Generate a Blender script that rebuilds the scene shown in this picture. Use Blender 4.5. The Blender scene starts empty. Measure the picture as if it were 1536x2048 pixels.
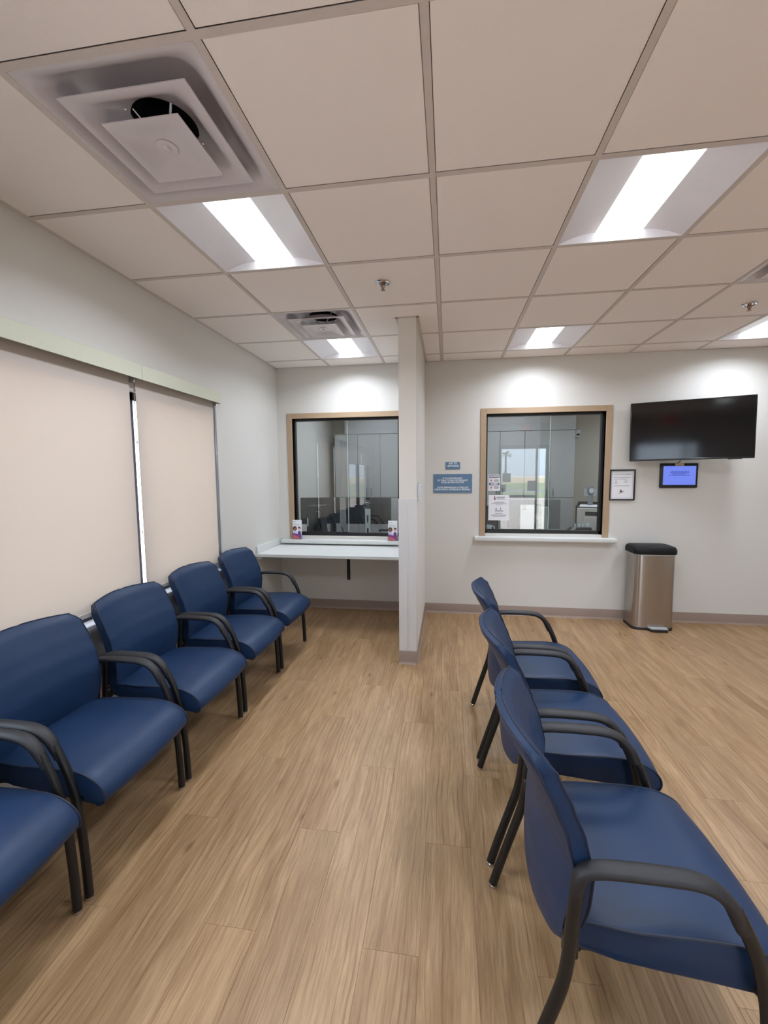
import bpy, bmesh, math, random
from mathutils import Vector, Matrix
random.seed(7)
S = bpy.context.scene
COL = S.collection
PI = math.pi

# ------------------------------------------------------------------ camera
F_PX, YAW, PITCH, ROLL = 815.24, -0.140296, -0.085794, -0.007029
CAMZ = 1.5372
CX, CY = 12.04, -8.03                      # principal point offset in pixels (1536 x 2048)
cd = bpy.data.cameras.new('camera'); cam = bpy.data.objects.new('camera', cd); COL.objects.link(cam)
fw = Vector((math.sin(YAW)*math.cos(PITCH), math.cos(YAW)*math.cos(PITCH), math.sin(PITCH)))
rt = Vector((math.cos(YAW), -math.sin(YAW), 0)); up = rt.cross(fw)
r2 = math.cos(ROLL)*rt + math.sin(ROLL)*up; u2 = -math.sin(ROLL)*rt + math.cos(ROLL)*up
mw = Matrix.Identity(4)
for i in range(3):
    mw[i][0] = r2[i]; mw[i][1] = u2[i]; mw[i][2] = -fw[i]
mw[2][3] = CAMZ
cam.matrix_world = mw
cd.sensor_fit = 'VERTICAL'; cd.sensor_height = 36.0; cd.lens = F_PX/2048*36.0
cd.shift_x = -CX/2048; cd.shift_y = CY/2048
cd.clip_start = 0.02; cd.clip_end = 500
S.camera = cam

# ------------------------------------------------------------------ world, exposure
LIGHT = 3.6           # radiance of the troffer lenses
WATTS = 12.4          # downlight of each troffer
w = bpy.data.worlds.new('overcast_sky'); S.world = w; w.use_nodes = True
bg = w.node_tree.nodes['Background']
bg.inputs[0].default_value = (0.74, 0.84, 1.0, 1); bg.inputs[1].default_value = 5.4
sl_ = bpy.data.lights.new('sun', 'SUN'); sl_.energy = 20.0; sl_.angle = 0.03; sl_.color = (1.0, 0.95, 0.88)
sun = bpy.data.objects.new('sun', sl_); COL.objects.link(sun); sun.rotation_euler = Vector((-0.45, -0.50, -1.25)).to_track_quat('-Z', 'Y').to_euler(); sun.location = (20, 22, 55)
S.view_settings.view_transform = 'Standard'; S.view_settings.look = 'None'
S.view_settings.gamma = 1.0; S.view_settings.use_curve_mapping = False
S.view_settings.exposure = 0.13
S.cycles.max_bounces = 6; S.cycles.diffuse_bounces = 4; S.cycles.glossy_bounces = 3; S.cycles.adaptive_threshold = 0.035

# ------------------------------------------------------------------ materials
def srgb(r, g, b):
    f = lambda c: (c/255/12.92) if c <= 10 else ((c/255+0.055)/1.055)**2.4
    return (f(r), f(g), f(b), 1)
MATS = {}
def mat(name, col, rough=0.5, metal=0.0, emit=None, estr=0.0, spec=None, bump=None, coat=None):
    if name in MATS: return MATS[name]
    m = bpy.data.materials.new(name); m.use_nodes = True
    nt = m.node_tree; b = nt.nodes['Principled BSDF']
    b.inputs['Base Color'].default_value = col
    b.inputs['Roughness'].default_value = rough; b.inputs['Metallic'].default_value = metal
    if spec is not None: b.inputs['Specular IOR Level'].default_value = spec
    if coat: b.inputs['Coat Weight'].default_value = coat; b.inputs['Coat Roughness'].default_value = 0.08
    if emit: b.inputs['Emission Color'].default_value = emit; b.inputs['Emission Strength'].default_value = estr
    tc = nt.nodes.new('ShaderNodeTexCoord')
    n = nt.nodes.new('ShaderNodeTexNoise')
    sc, st, var = bump if bump else (60.0, 0.02, 0.03)
    n.inputs['Scale'].default_value = sc; n.inputs['Detail'].default_value = 3
    nt.links.new(tc.outputs['Object'], n.inputs['Vector'])
    bp = nt.nodes.new('ShaderNodeBump'); bp.inputs['Strength'].default_value = st; bp.inputs['Distance'].default_value = 0.002
    nt.links.new(n.outputs['Fac'], bp.inputs['Height']); nt.links.new(bp.outputs[0], b.inputs['Normal'])
    if var:
        mx = nt.nodes.new('ShaderNodeMix'); mx.data_type = 'RGBA'
        mx.inputs[6].default_value = tuple(c*(1-var) for c in col[:3])+(1,)
        mx.inputs[7].default_value = tuple(min(1, c*(1+var)) for c in col[:3])+(1,)
        nt.links.new(n.outputs['Fac'], mx.inputs[0]); nt.links.new(mx.outputs[2], b.inputs['Base Color'])
    MATS[name] = m
    return m

WALL   = mat('wall_paint', srgb(212, 209, 203), 0.55, bump=(260, 0.10, 0.012))
PARTW  = mat('partition_paint', srgb(216, 211, 204), 0.55, bump=(260, 0.10, 0.012))
OFFW   = mat('office_wall_paint', srgb(196, 190, 176), 0.6, bump=(260, 0.08, 0.012))
BASE   = mat('vinyl_base', srgb(146, 126, 114), 0.45, bump=(80, 0.03, 0.03))
TEE    = mat('grid_paint', srgb(208, 197, 190), 0.5)
GUARD  = mat('corner_guard_vinyl', srgb(206, 204, 203), 0.4)
TAUPE  = mat('taupe_frame_paint', srgb(172, 147, 120), 0.45)
BLACKA = mat('black_anodised', srgb(20, 19, 22), 0.35)
WHITEL = mat('white_solid_surface', srgb(214, 216, 213), 0.35, bump=(400, 0.0, 0.03))
LEDGE  = mat('white_ledge', srgb(232, 232, 236), 0.3)
ALU    = mat('clear_aluminium', srgb(170, 174, 180), 0.3, 0.9)
DARKAL = mat('dark_mullion', srgb(42, 46, 62), 0.35, 0.3)
VALA   = mat('cream_fascia', srgb(205, 206, 186), 0.45)
HEM    = mat('hem_bar', srgb(208, 200, 192), 0.5)
CHAIN  = mat('bead_chain', srgb(150, 140, 130), 0.4, 0.3)
TROF   = mat('white_reflector', srgb(226, 222, 228), 0.45)
DIFF   = mat('diffuser_enamel', srgb(208, 201, 204), 0.22)
DUCT   = mat('dark_duct', srgb(22, 22, 26), 0.8)
CHROME = mat('chrome', srgb(205, 205, 208), 0.14, 1.0)
BLACKP = mat('black_plastic', srgb(27, 26, 28), 0.42, bump=(500, 0.06, 0.05))
ARMP   = mat('arm_urethane', srgb(33, 32, 35), 0.5, bump=(900, 0.25, 0.06))
LIDB   = mat('lid_black', srgb(20, 20, 23), 0.55, spec=0.3)
FRAMEB = mat('black_powder_coat', srgb(17, 17, 19), 0.4, bump=(900, 0.08, 0.03))
TVB    = mat('tv_bezel', srgb(12, 12, 14), 0.3)
SCREEN = mat('tv_screen', srgb(7, 7, 9), 0.09, spec=0.6, bump=(5, 0.0, 0.0))
SIGNB  = mat('sign_blue', srgb(92, 124, 154), 0.5)
LETTER = mat('raised_white', srgb(232, 236, 240), 0.5)
PAPER  = mat('paper_white', srgb(232, 232, 236), 0.7)
INK    = mat('ink_grey', srgb(112, 112, 122), 0.7)
INKD   = mat('ink_dark', srgb(38, 40, 56), 0.7)
NAVY   = mat('notice_navy', srgb(30, 44, 92), 0.5)
RED    = mat('prohibition_red', srgb(172, 60, 66), 0.5)
MAGENT = mat('ink_plum', srgb(92, 24, 62), 0.6)
CAB    = mat('grey_laminate', srgb(174, 175, 174), 0.4, bump=(120, 0.01, 0.03))
CABH   = mat('satin_pull', srgb(150, 150, 152), 0.3, 1.0)
PEWTER = mat('pewter_plastic', srgb(112, 117, 119), 0.4, 0.2)
SILVER = mat('silver_plastic', srgb(182, 188, 188), 0.35, 0.2)
DARKPL = mat('charcoal_plastic', srgb(30, 30, 32), 0.45)
PRNT   = mat('printer_beige', srgb(196, 193, 186), 0.5)
MUG    = mat('mug_glaze', srgb(206, 220, 228), 0.2)
PLATE  = mat('switch_white', srgb(222, 226, 226), 0.35)
DEVICE = mat('device_white', srgb(226, 228, 236), 0.35)
TABS   = mat('tablet_screen', srgb(20, 24, 60), 0.3, emit=srgb(112, 132, 232), estr=0.95)
TABT   = mat('tablet_text', srgb(20, 24, 60), 0.5, emit=srgb(38, 52, 150), estr=0.9)
TANP   = mat('tan_tab', srgb(190, 166, 130), 0.6)
EXITR  = mat('exit_red', srgb(120, 10, 14), 0.4, emit=srgb(255, 40, 40), estr=0.9)
LEAFP  = mat('palm_green', srgb(70, 96, 50), 0.8)
TRUNK  = mat('pole_wood', srgb(96, 80, 66), 0.9)
CRUMB  = mat('crumb_yellow', srgb(224, 176, 84), 0.8)
SKIN1  = mat('print_brown', srgb(150, 96, 74), 0.6); HAIR1 = mat('print_hair', srgb(60, 32, 30), 0.6)
SKIN2  = mat('print_pink', srgb(214, 168, 160), 0.6); PURP = mat('print_purple', srgb(96, 62, 130), 0.6)
LILAC  = mat('print_lilac', srgb(196, 200, 224), 0.6); CORAL = mat('print_coral', srgb(226, 92, 100), 0.6)
VIOL   = mat('print_violet', srgb(148, 62, 138), 0.6)
BOTTLE = mat('bottle_grey', srgb(128, 132, 140), 0.25)
CABLE  = mat('cable_navy', srgb(24, 28, 48), 0.5)
TEAL   = mat('teal_tray', srgb(120, 190, 196), 0.4)

def m_tile():
    m = mat('mineral_tile', srgb(245, 236, 231), 0.85, bump=(420, 0.35, 0.035)); return m
TILE = m_tile()

def m_blue():
    m = bpy.data.materials.new('blue_vinyl'); m.use_nodes = True; nt = m.node_tree; b = nt.nodes['Principled BSDF']
    b.inputs['Roughness'].default_value = 0.44; b.inputs['Specular IOR Level'].default_value = 0.32
    tc = nt.nodes.new('ShaderNodeTexCoord')
    v = nt.nodes.new('ShaderNodeTexNoise'); v.inputs['Scale'].default_value = 900; v.inputs['Detail'].default_value = 2
    n = nt.nodes.new('ShaderNodeTexNoise'); n.inputs['Scale'].default_value = 6; n.inputs['Detail'].default_value = 2
    nt.links.new(tc.outputs['Object'], v.inputs['Vector']); nt.links.new(tc.outputs['Object'], n.inputs['Vector'])
    mx = nt.nodes.new('ShaderNodeMix'); mx.data_type = 'RGBA'
    mx.inputs[6].default_value = srgb(25, 46, 77); mx.inputs[7].default_value = srgb(28, 51, 83)
    nt.links.new(n.outputs['Fac'], mx.inputs[0]); nt.links.new(mx.outputs[2], b.inputs['Base Color'])
    bp = nt.nodes.new('ShaderNodeBump'); bp.inputs['Strength'].default_value = 0.12; bp.inputs['Distance'].default_value = 0.0006
    nt.links.new(v.outputs['Fac'], bp.inputs['Height']); nt.links.new(bp.outputs[0], b.inputs['Normal'])
    return m
BLUE = m_blue()
PIPE = mat('blue_piping', srgb(18, 30, 52), 0.55)

def m_wood():
    m = bpy.data.materials.new('oak_vinyl_plank'); m.use_nodes = True; nt = m.node_tree; N = nt.nodes; L = nt.links
    b = N['Principled BSDF']; b.inputs['Specular IOR Level'].default_value = 0.4
    tc = N.new('ShaderNodeTexCoord'); oi = N.new('ShaderNodeObjectInfo')
    mul = N.new('ShaderNodeMath'); mul.operation = 'MULTIPLY'; mul.inputs[1].default_value = 37.0; L.new(oi.outputs['Random'], mul.inputs[0])
    cmb = N.new('ShaderNodeCombineXYZ'); L.new(mul.outputs[0], cmb.inputs[0]); L.new(mul.outputs[0], cmb.inputs[1]); L.new(mul.outputs[0], cmb.inputs[2])
    add = N.new('ShaderNodeVectorMath'); add.operation = 'ADD'; L.new(tc.outputs['Object'], add.inputs[0]); L.new(cmb.outputs[0], add.inputs[1])
    # slow sideways wander of the grain
    wmp = N.new('ShaderNodeMapping'); wmp.inputs['Scale'].default_value = (5, 2.2, 1); L.new(add.outputs[0], wmp.inputs['Vector'])
    wn = N.new('ShaderNodeTexNoise'); wn.inputs['Scale'].default_value = 1.0; wn.inputs['Detail'].default_value = 2; L.new(wmp.outputs[0], wn.inputs['Vector'])
    wsc = N.new('ShaderNodeMath'); wsc.operation = 'MULTIPLY_ADD'; wsc.inputs[1].default_value = 0.05; wsc.inputs[2].default_value = -0.025; L.new(wn.outputs['Fac'], wsc.inputs[0])
    wv3 = N.new('ShaderNodeCombineXYZ'); L.new(wsc.outputs[0], wv3.inputs[0])
    add0 = add; add = N.new('ShaderNodeVectorMath'); add.operation = 'ADD'; L.new(add0.outputs[0], add.inputs[0]); L.new(wv3.outputs[0], add.inputs[1])
    def noise(sx, sy, sc, det=4, dist=0.0, rough=0.55):
        mp = N.new('ShaderNodeMapping'); mp.inputs['Scale'].default_value = (sx, sy, 1); L.new(add.outputs[0], mp.inputs['Vector'])
        n = N.new('ShaderNodeTexNoise'); n.inputs['Scale'].default_value = sc; n.inputs['Detail'].default_value = det
        n.inputs['Distortion'].default_value = dist; n.inputs['Roughness'].default_value = rough
        L.new(mp.outputs[0], n.inputs['Vector']); return n
    def ramp(src, p0, p1, c0, c1):
        r = N.new('ShaderNodeValToRGB'); r.color_ramp.elements[0].position = p0; r.color_ramp.elements[1].position = p1
        r.color_ramp.elements[0].color = c0; r.color_ramp.elements[1].color = c1
        L.new(src, r.inputs[0]); return r
    broad = noise(16, 1.8, 1.0, 5, 0.9)
    fine = noise(190, 9.0, 1.0, 5, 0.0, 0.7)
    mid = noise(42, 1.3, 1.0, 3, 0.6)
    base = ramp(broad.outputs['Fac'], 0.30, 0.70, srgb(146, 115, 81), srgb(178, 147, 111))
    mix1 = N.new('ShaderNodeMix'); mix1.data_type = 'RGBA'; mix1.blend_type = 'MULTIPLY'; mix1.inputs[0].default_value = 0.7
    fr = ramp(fine.outputs['Fac'], 0.36, 0.62, (0.68, 0.63, 0.58, 1), (1.08, 1.08, 1.07, 1))
    L.new(base.outputs[0], mix1.inputs[6]); L.new(fr.outputs[0], mix1.inputs[7])
    # cathedral grain lines
    mp = N.new('ShaderNodeMapping'); mp.inputs['Scale'].default_value = (14, 1.0, 1); L.new(add.outputs[0], mp.inputs['Vector'])
    wv = N.new('ShaderNodeTexWave'); wv.wave_type = 'BANDS'; wv.bands_direction = 'X'; wv.inputs['Scale'].default_value = 1.0
    wv.inputs['Distortion'].default_value = 9.0; wv.inputs['Detail'].default_value = 2.0; wv.inputs['Detail Scale'].default_value = 0.7
    L.new(mp.outputs[0], wv.inputs['Vector'])
    wr = ramp(wv.outputs['Fac'], 0.0, 0.35, (0.72, 0.68, 0.62, 1), (1, 1, 1, 1))
    mix2 = N.new('ShaderNodeMix'); mix2.data_type = 'RGBA'; mix2.blend_type = 'MULTIPLY'
    gate = ramp(mid.outputs['Fac'], 0.45, 0.62, (0.1, 0.1, 0.1, 1), (1, 1, 1, 1))
    L.new(gate.outputs[0], mix2.inputs[0]); L.new(mix1.outputs[2], mix2.inputs[6]); L.new(wr.outputs[0], mix2.inputs[7])
    # knots
    mpk = N.new('ShaderNodeMapping'); mpk.inputs['Scale'].default_value = (7.0, 3.0, 1); L.new(add.outputs[0], mpk.inputs['Vector'])
    vk = N.new('ShaderNodeTexVoronoi'); vk.inputs['Scale'].default_value = 1.0; L.new(mpk.outputs[0], vk.inputs['Vector'])
    kr = ramp(vk.outputs['Distance'], 0.03, 0.13, (0.50, 0.44, 0.38, 1), (1, 1, 1, 1))
    mix3 = N.new('ShaderNodeMix'); mix3.data_type = 'RGBA'; mix3.blend_type = 'MULTIPLY'; mix3.inputs[0].default_value = 0.85
    L.new(mix2.outputs[2], mix3.inputs[6]); L.new(kr.outputs[0], mix3.inputs[7])
    # plank to plank value shift
    hs = N.new('ShaderNodeHueSaturation')
    mr = N.new('ShaderNodeMapRange'); mr.inputs['To Min'].default_value = 0.94; mr.inputs['To Max'].default_value = 1.05
    L.new(oi.outputs['Random'], mr.inputs['Value']); L.new(mr.outputs[0], hs.inputs['Value'])
    L.new(mix3.outputs[2], hs.inputs['Color']); L.new(hs.outputs[0], b.inputs['Base Color'])
    rr = N.new('ShaderNodeMapRange'); rr.inputs['To Min'].default_value = 0.30; rr.inputs['To Max'].default_value = 0.46
    L.new(fine.outputs['Fac'], rr.inputs['Value']); L.new(rr.outputs[0], b.inputs['Roughness'])
    bp = N.new('ShaderNodeBump'); bp.inputs['Strength'].default_value = 0.15; bp.inputs['Distance'].default_value = 0.0008
    L.new(fine.outputs['Fac'], bp.inputs['Height']); L.new(bp.outputs[0], b.inputs['Normal'])
    return m
WOOD = m_wood()

def m_glass(name, tint=(0.93, 0.96, 0.95, 1), boost=1.0):
    m = bpy.data.materials.new(name); m.use_nodes = True; nt = m.node_tree; N = nt.nodes; L = nt.links
    N.remove(N['Principled BSDF']); out = N['Material Output']
    t = N.new('ShaderNodeBsdfTransparent'); t.inputs[0].default_value = tint
    g = N.new('ShaderNodeBsdfGlossy'); g.inputs['Roughness'].default_value = 0.0; g.inputs['Color'].default_value = (1, 1, 1, 1)
    fr = N.new('ShaderNodeFresnel'); ge = N.new('ShaderNodeNewGeometry')
    io = N.new('ShaderNodeMapRange'); io.inputs['To Min'].default_value = 1.5; io.inputs['To Max'].default_value = 1/1.5   # same reflectance on both faces of the pane
    L.new(ge.outputs['Backfacing'], io.inputs['Value']); L.new(io.outputs[0], fr.inputs['IOR'])
    mu = N.new('ShaderNodeMath'); mu.operation = 'MULTIPLY'; mu.inputs[1].default_value = boost; L.new(fr.outputs[0], mu.inputs[0])
    mx = N.new('ShaderNodeMixShader'); L.new(mu.outputs[0], mx.inputs[0]); L.new(t.outputs[0], mx.inputs[1]); L.new(g.outputs[0], mx.inputs[2])
    L.new(mx.outputs[0], out.inputs['Surface']); return m
GLASS = m_glass('reception_glass', (0.93, 0.95, 0.94, 1), 1.3)
OUTGL = m_glass('window_glass', (0.95, 0.97, 0.97, 1), 1.0)
ACRYL = m_glass('clear_acrylic', (0.93, 0.92, 0.96, 1), 1.2)

def m_shade():
    m = bpy.data.materials.new('roller_shade_fabric'); m.use_nodes = True; nt = m.node_tree; N = nt.nodes; L = nt.links
    N.remove(N['Principled BSDF']); out = N['Material Output']
    tc = N.new('ShaderNodeTexCoord'); n = N.new('ShaderNodeTexNoise'); n.inputs['Scale'].default_value = 700; L.new(tc.outputs['Object'], n.inputs['Vector'])
    tr = N.new('ShaderNodeBsdfTranslucent'); tr.inputs[0].default_value = (0.222, 0.200, 0.168, 1)
    df = N.new('ShaderNodeBsdfDiffuse'); df.inputs[0].default_value = (0.50, 0.45, 0.42, 1)
    bp = N.new('ShaderNodeBump'); bp.inputs['Strength'].default_value = 0.1; bp.inputs['Distance'].default_value = 0.0005
    L.new(n.outputs['Fac'], bp.inputs['Height']); L.new(bp.outputs[0], df.inputs['Normal'])
    ad = N.new('ShaderNodeAddShader'); L.new(tr.outputs[0], ad.inputs[0]); L.new(df.outputs[0], ad.inputs[1])
    tp = N.new('ShaderNodeBsdfTransparent'); mx = N.new('ShaderNodeMixShader'); mx.inputs[0].default_value = 0.02
    L.new(ad.outputs[0], mx.inputs[1]); L.new(tp.outputs[0], mx.inputs[2]); L.new(mx.outputs[0], out.inputs['Surface']); return m
SHADE = m_shade()

def m_emit(name, col, st):
    m = bpy.data.materials.new(name); m.use_nodes = True; nt = m.node_tree; N = nt.nodes; L = nt.links
    N.remove(N['Principled BSDF']); e = N.new('ShaderNodeEmission'); e.inputs[0].default_value = col; e.inputs[1].default_value = st
    L.new(e.outputs[0], N['Material Output'].inputs['Surface']); return m
LENS = m_emit('lit_lens', (0.93, 1.0, 1.0, 1), LIGHT)

def m_steel():
    m = bpy.data.materials.new('brushed_steel'); m.use_nodes = True; nt = m.node_tree; N = nt.nodes; L = nt.links
    b = N['Principled BSDF']; b.inputs['Metallic'].default_value = 1.0; b.inputs['Base Color'].default_value = srgb(178, 172, 166); b.inputs['Anisotropic'].default_value = 0.75; b.inputs['Anisotropic Rotation'].default_value = 0.25
    tg = N.new('ShaderNodeTangent'); tg.direction_type = 'RADIAL'; tg.axis = 'Z'; L.new(tg.outputs[0], b.inputs['Tangent'])
    tc = N.new('ShaderNodeTexCoord'); mp = N.new('ShaderNodeMapping'); mp.inputs['Scale'].default_value = (3, 3, 260); L.new(tc.outputs['Object'], mp.inputs['Vector'])
    n = N.new('ShaderNodeTexNoise'); n.inputs['Scale'].default_value = 1.0; n.inputs['Detail'].default_value = 3; L.new(mp.outputs[0], n.inputs['Vector'])
    mr = N.new('ShaderNodeMapRange'); mr.inputs['To Min'].default_value = 0.25; mr.inputs['To Max'].default_value = 0.27; L.new(n.outputs['Fac'], mr.inputs['Value']); L.new(mr.outputs[0], b.inputs['Roughness'])
    bp = N.new('ShaderNodeBump'); bp.inputs['Strength'].default_value = 0.0; bp.inputs['Distance'].default_value = 0.0002; L.new(n.outputs['Fac'], bp.inputs['Height']); L.new(bp.outputs[0], b.inputs['Normal'])
    return m
STEEL = m_steel()

def m_ground(name, c0, c1, sc):
    return mat(name, tuple((a+b)/2 for a, b in zip(c0, c1)), 0.9, bump=(sc, 0.3, 0.25))
CONC = m_ground('outdoor_concrete', srgb(186, 174, 168), srgb(202, 192, 188), 3)
GRASS = m_ground('outdoor_grass', srgb(112, 124, 88), srgb(140, 150, 108), 4)
ASPH = m_ground('outdoor_road', srgb(126, 126, 128), srgb(146, 146, 148), 5)
DIRT = m_ground('outdoor_dirt', srgb(196, 176, 150), srgb(178, 158, 130), 2)

# ------------------------------------------------------------------ mesh helpers
class MB:
    def __init__(s): s.v = []; s.f = []; s.m = []; s.cur = 0
    def add(s, verts, faces):
        o = len(s.v); s.v += [tuple(p) for p in verts]
        for f in faces: s.f.append(tuple(o+i for i in f)); s.m.append(s.cur)
        return s
    def box(s, x0, x1, y0, y1, z0, z1, bev=0.0, seg=1):
        if x0 > x1: x0, x1 = x1, x0
        if y0 > y1: y0, y1 = y1, y0
        if z0 > z1: z0, z1 = z1, z0
        if bev <= 0:
            v = [(x0,y0,z0),(x1,y0,z0),(x1,y1,z0),(x0,y1,z0),(x0,y0,z1),(x1,y0,z1),(x1,y1,z1),(x0,y1,z1)]
            return s.add(v, [(0,3,2,1),(4,5,6,7),(0,1,5,4),(1,2,6,5),(2,3,7,6),(3,0,4,7)])
        bm = bmesh.new(); bmesh.ops.create_cube(bm, size=1)
        for q in bm.verts: q.co = ((x0+x1)/2+q.co.x*(x1-x0), (y0+y1)/2+q.co.y*(y1-y0), (z0+z1)/2+q.co.z*(z1-z0))
        bmesh.ops.bevel(bm, geom=list(bm.edges), offset=bev, segments=seg, affect='EDGES', profile=0.5)
        bm.verts.index_update()
        s.add([q.co[:] for q in bm.verts], [[q.index for q in f.verts] for f in bm.faces]); bm.free(); return s
    def prism(s, poly, axis, a, b):
        """poly: list of 2d points; axis 'x': (y,z), 'y': (x,z), 'z': (x,y)"""
        def P(p, t): return {'x': (t, p[0], p[1]), 'y': (p[0], t, p[1]), 'z': (p[0], p[1], t)}[axis]
        n = len(poly); v = [P(p, a) for p in poly]+[P(p, b) for p in poly]
        f = [tuple(range(n))[::-1], tuple(range(n, 2*n))]+[(i, (i+1) % n, n+(i+1) % n, n+i) for i in range(n)]
        return s.add(v, f)
    def lathe(s, prof, c=(0,0,0), n=24, cap0=True, cap1=True):
        v = []; f = []
        for (r, z) in prof:
            for k in range(n):
                a = 2*PI*k/n; v.append((c[0]+r*math.cos(a), c[1]+r*math.sin(a), c[2]+z))
        for i in range(len(prof)-1):
            for k in range(n):
                k2 = (k+1) % n; f.append((i*n+k, i*n+k2, (i+1)*n+k2, (i+1)*n+k))
        if cap0: f.append(tuple(range(n))[::-1])
        if cap1: f.append(tuple((len(prof)-1)*n+k for k in range(n)))
        return s.add(v, f)
    def sweep(s, pts, a, b=None, hint=(0,1,0), n=10, closed=False, caps=True):
        b = a if b is None else b
        P = [Vector(p) for p in pts]; m = len(P); v = []; f = []
        h = Vector(hint)
        for i in range(m):
            if closed: t = P[(i+1) % m]-P[i-1]
            else: t = P[min(i+1, m-1)]-P[max(i-1, 0)]
            t.normalize()
            e1 = h-t*h.dot(t)
            if e1.length < 1e-4: e1 = Vector((1,0,0))-t*t.x
            e1.normalize(); e2 = t.cross(e1)
            aa = a[i] if isinstance(a, (list, tuple)) else a; bb = b[i] if isinstance(b, (list, tuple)) else b
            for k in range(n):
                an = 2*PI*k/n; v.append(P[i]+e1*(aa*math.cos(an))+e2*(bb*math.sin(an)))
        r = m if closed else m-1
        for i in range(r):
            j = (i+1) % m
            for k in range(n):
                k2 = (k+1) % n; f.append((i*n+k, i*n+k2, j*n+k2, j*n+k))
        if caps and not closed:
            f.append(tuple(range(n))[::-1]); f.append(tuple((m-1)*n+k for k in range(n)))
        return s.add(v, f)
    def loft(s, rings, cap0=False, cap1=False):
        n = len(rings[0]); v = [p for r in rings for p in r]; f = []
        for i in range(len(rings)-1):
            for k in range(n):
                k2 = (k+1) % n; f.append((i*n+k, i*n+k2, (i+1)*n+k2, (i+1)*n+k))
        if cap0: f.append(tuple(range(n))[::-1])
        if cap1: f.append(tuple((len(rings)-1)*n+k for k in range(n)))
        return s.add(v, f)
    def mesh(s, name, ang=38, fixn=True):
        me = bpy.data.meshes.new(name); me.from_pydata(s.v, [], s.f)
        if any(s.m): me.polygons.foreach_set('material_index', s.m)
        if fixn:
            bm = bmesh.new(); bm.from_mesh(me); bmesh.ops.recalc_face_normals(bm, faces=bm.faces); bm.to_mesh(me); bm.free()
        me.polygons.foreach_set('use_smooth', [True]*len(me.polygons)); me.set_sharp_from_angle(angle=math.radians(ang))
        me.update(); return me

def catmull(pts, sub=6):
    P = [Vector(p) for p in pts]; out = []
    for i in range(len(P)-1):
        p0 = P[max(i-1, 0)]; p1 = P[i]; p2 = P[i+1]; p3 = P[min(i+2, len(P)-1)]
        for k in range(sub):
            t = k/sub
            out.append(0.5*((2*p1)+(p2-p0)*t+(2*p0-5*p1+4*p2-p3)*t*t+(-p0+3*p1-3*p2+p3)*t**3))
    out.append(P[-1]); return out
def lerp_table(tab, x):
    if x <= tab[0][0]: return tab[0][1]
    for (a, b), (c, d) in zip(tab, tab[1:]):
        if x <= c:
            t = (x-a)/(c-a); t2 = t*t*(3-2*t)*0.4+t*0.6; return b+(d-b)*t2
    return tab[-1][1]

def obj(name, mb, m, parent=None, loc=None, rot=None, ang=38):
    me = mb.mesh(name, ang) if isinstance(mb, MB) else mb
    ms = m if isinstance(m, (list, tuple)) else [m]
    if not me.materials:
        for q in ms: me.materials.append(q)
    o = bpy.data.objects.new(name, me); COL.objects.link(o)
    if loc: o.location = loc
    if rot: o.rotation_euler = rot
    if parent: o.parent = parent
    return o
def tag(o, label=None, cat=None, group=None, kind=None):
    if label: o['label'] = label
    if cat: o['category'] = cat
    if group: o['group'] = group
    if kind: o['kind'] = kind
    return o
def empty(name, loc=(0,0,0), rz=0, label=None, cat=None, group=None, kind=None):
    o = bpy.data.objects.new(name, None); COL.objects.link(o); o.location = loc; o.rotation_euler = (0,0,rz)
    o.empty_display_size = 0.1
    return tag(o, label, cat, group, kind)
def struct(name, mb, m, label=None, parent=None, ang=38):
    o = obj(name, mb, m, parent, ang=ang)
    if not parent: tag(o, label, None, None, 'structure')
    return o
def copy_tree(o, parent=None):
    c = o.copy(); COL.objects.link(c); c.parent = parent
    for ch in list(o.children): copy_tree(ch, c)
    return c

def text_mb(lines, width=None, size=0.02, lead=1.35, align='CENTER', depth=0.0006, bold=0.0):
    """lettering in the XZ plane facing -Y, block centred at the origin. lines: list of (text, width or None)"""
    mb = MB(); y = 0; infos = []
    for ln in lines:
        t, wd, sz = ln if len(ln) == 3 else (ln[0], ln[1], size)
        if t == '': y -= sz*lead*0.75; continue
        c = bpy.data.curves.new('lettering', 'FONT'); c.body = t; c.size = sz*1.38; c.align_x = align; c.extrude = depth; c.offset = bold
        c.resolution_u = 3
        o = bpy.data.objects.new('lettering', c); COL.objects.link(o)
        dg = bpy.context.evaluated_depsgraph_get(); dg.update()
        me = bpy.data.meshes.new_from_object(o.evaluated_get(dg))
        bpy.data.objects.remove(o); bpy.data.curves.remove(c)
        xs = [v.co.x for v in me.vertices]; x0, x1 = min(xs), max(xs)
        k = (wd/(x1-x0)) if wd else 1.0
        cx = (x0+x1)/2 if align == 'CENTER' else x0
        infos.append(([((v.co.x-cx)*k, -v.co.z, v.co.y+y) for v in me.vertices], [list(p.vertices) for p in me.polygons]))
        bpy.data.meshes.remove(me); y -= sz*lead
    zs = [p[2] for i in infos for p in i[0]]; zc = (min(zs)+max(zs))/2
    for v, f in infos: mb.add([(p[0], p[1], p[2]-zc) for p in v], f)
    return mb

# ------------------------------------------------------------------ dimensions
XL, XR, YB, YF, ZC = -1.90, 4.45, 4.426, -1.36, 2.70
GT = 0.6096; GX0, GY0 = -1.2833, 1.1043
PX0, PX1, PY0 = -0.375, -0.240, 3.165         # partition
W1 = (-1.724, -0.515, 0.83, 2.145)            # opening of reception window left: x0,x1,z0,z1
W2 = (0.400, 1.577, 0.885, 2.142)

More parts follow.
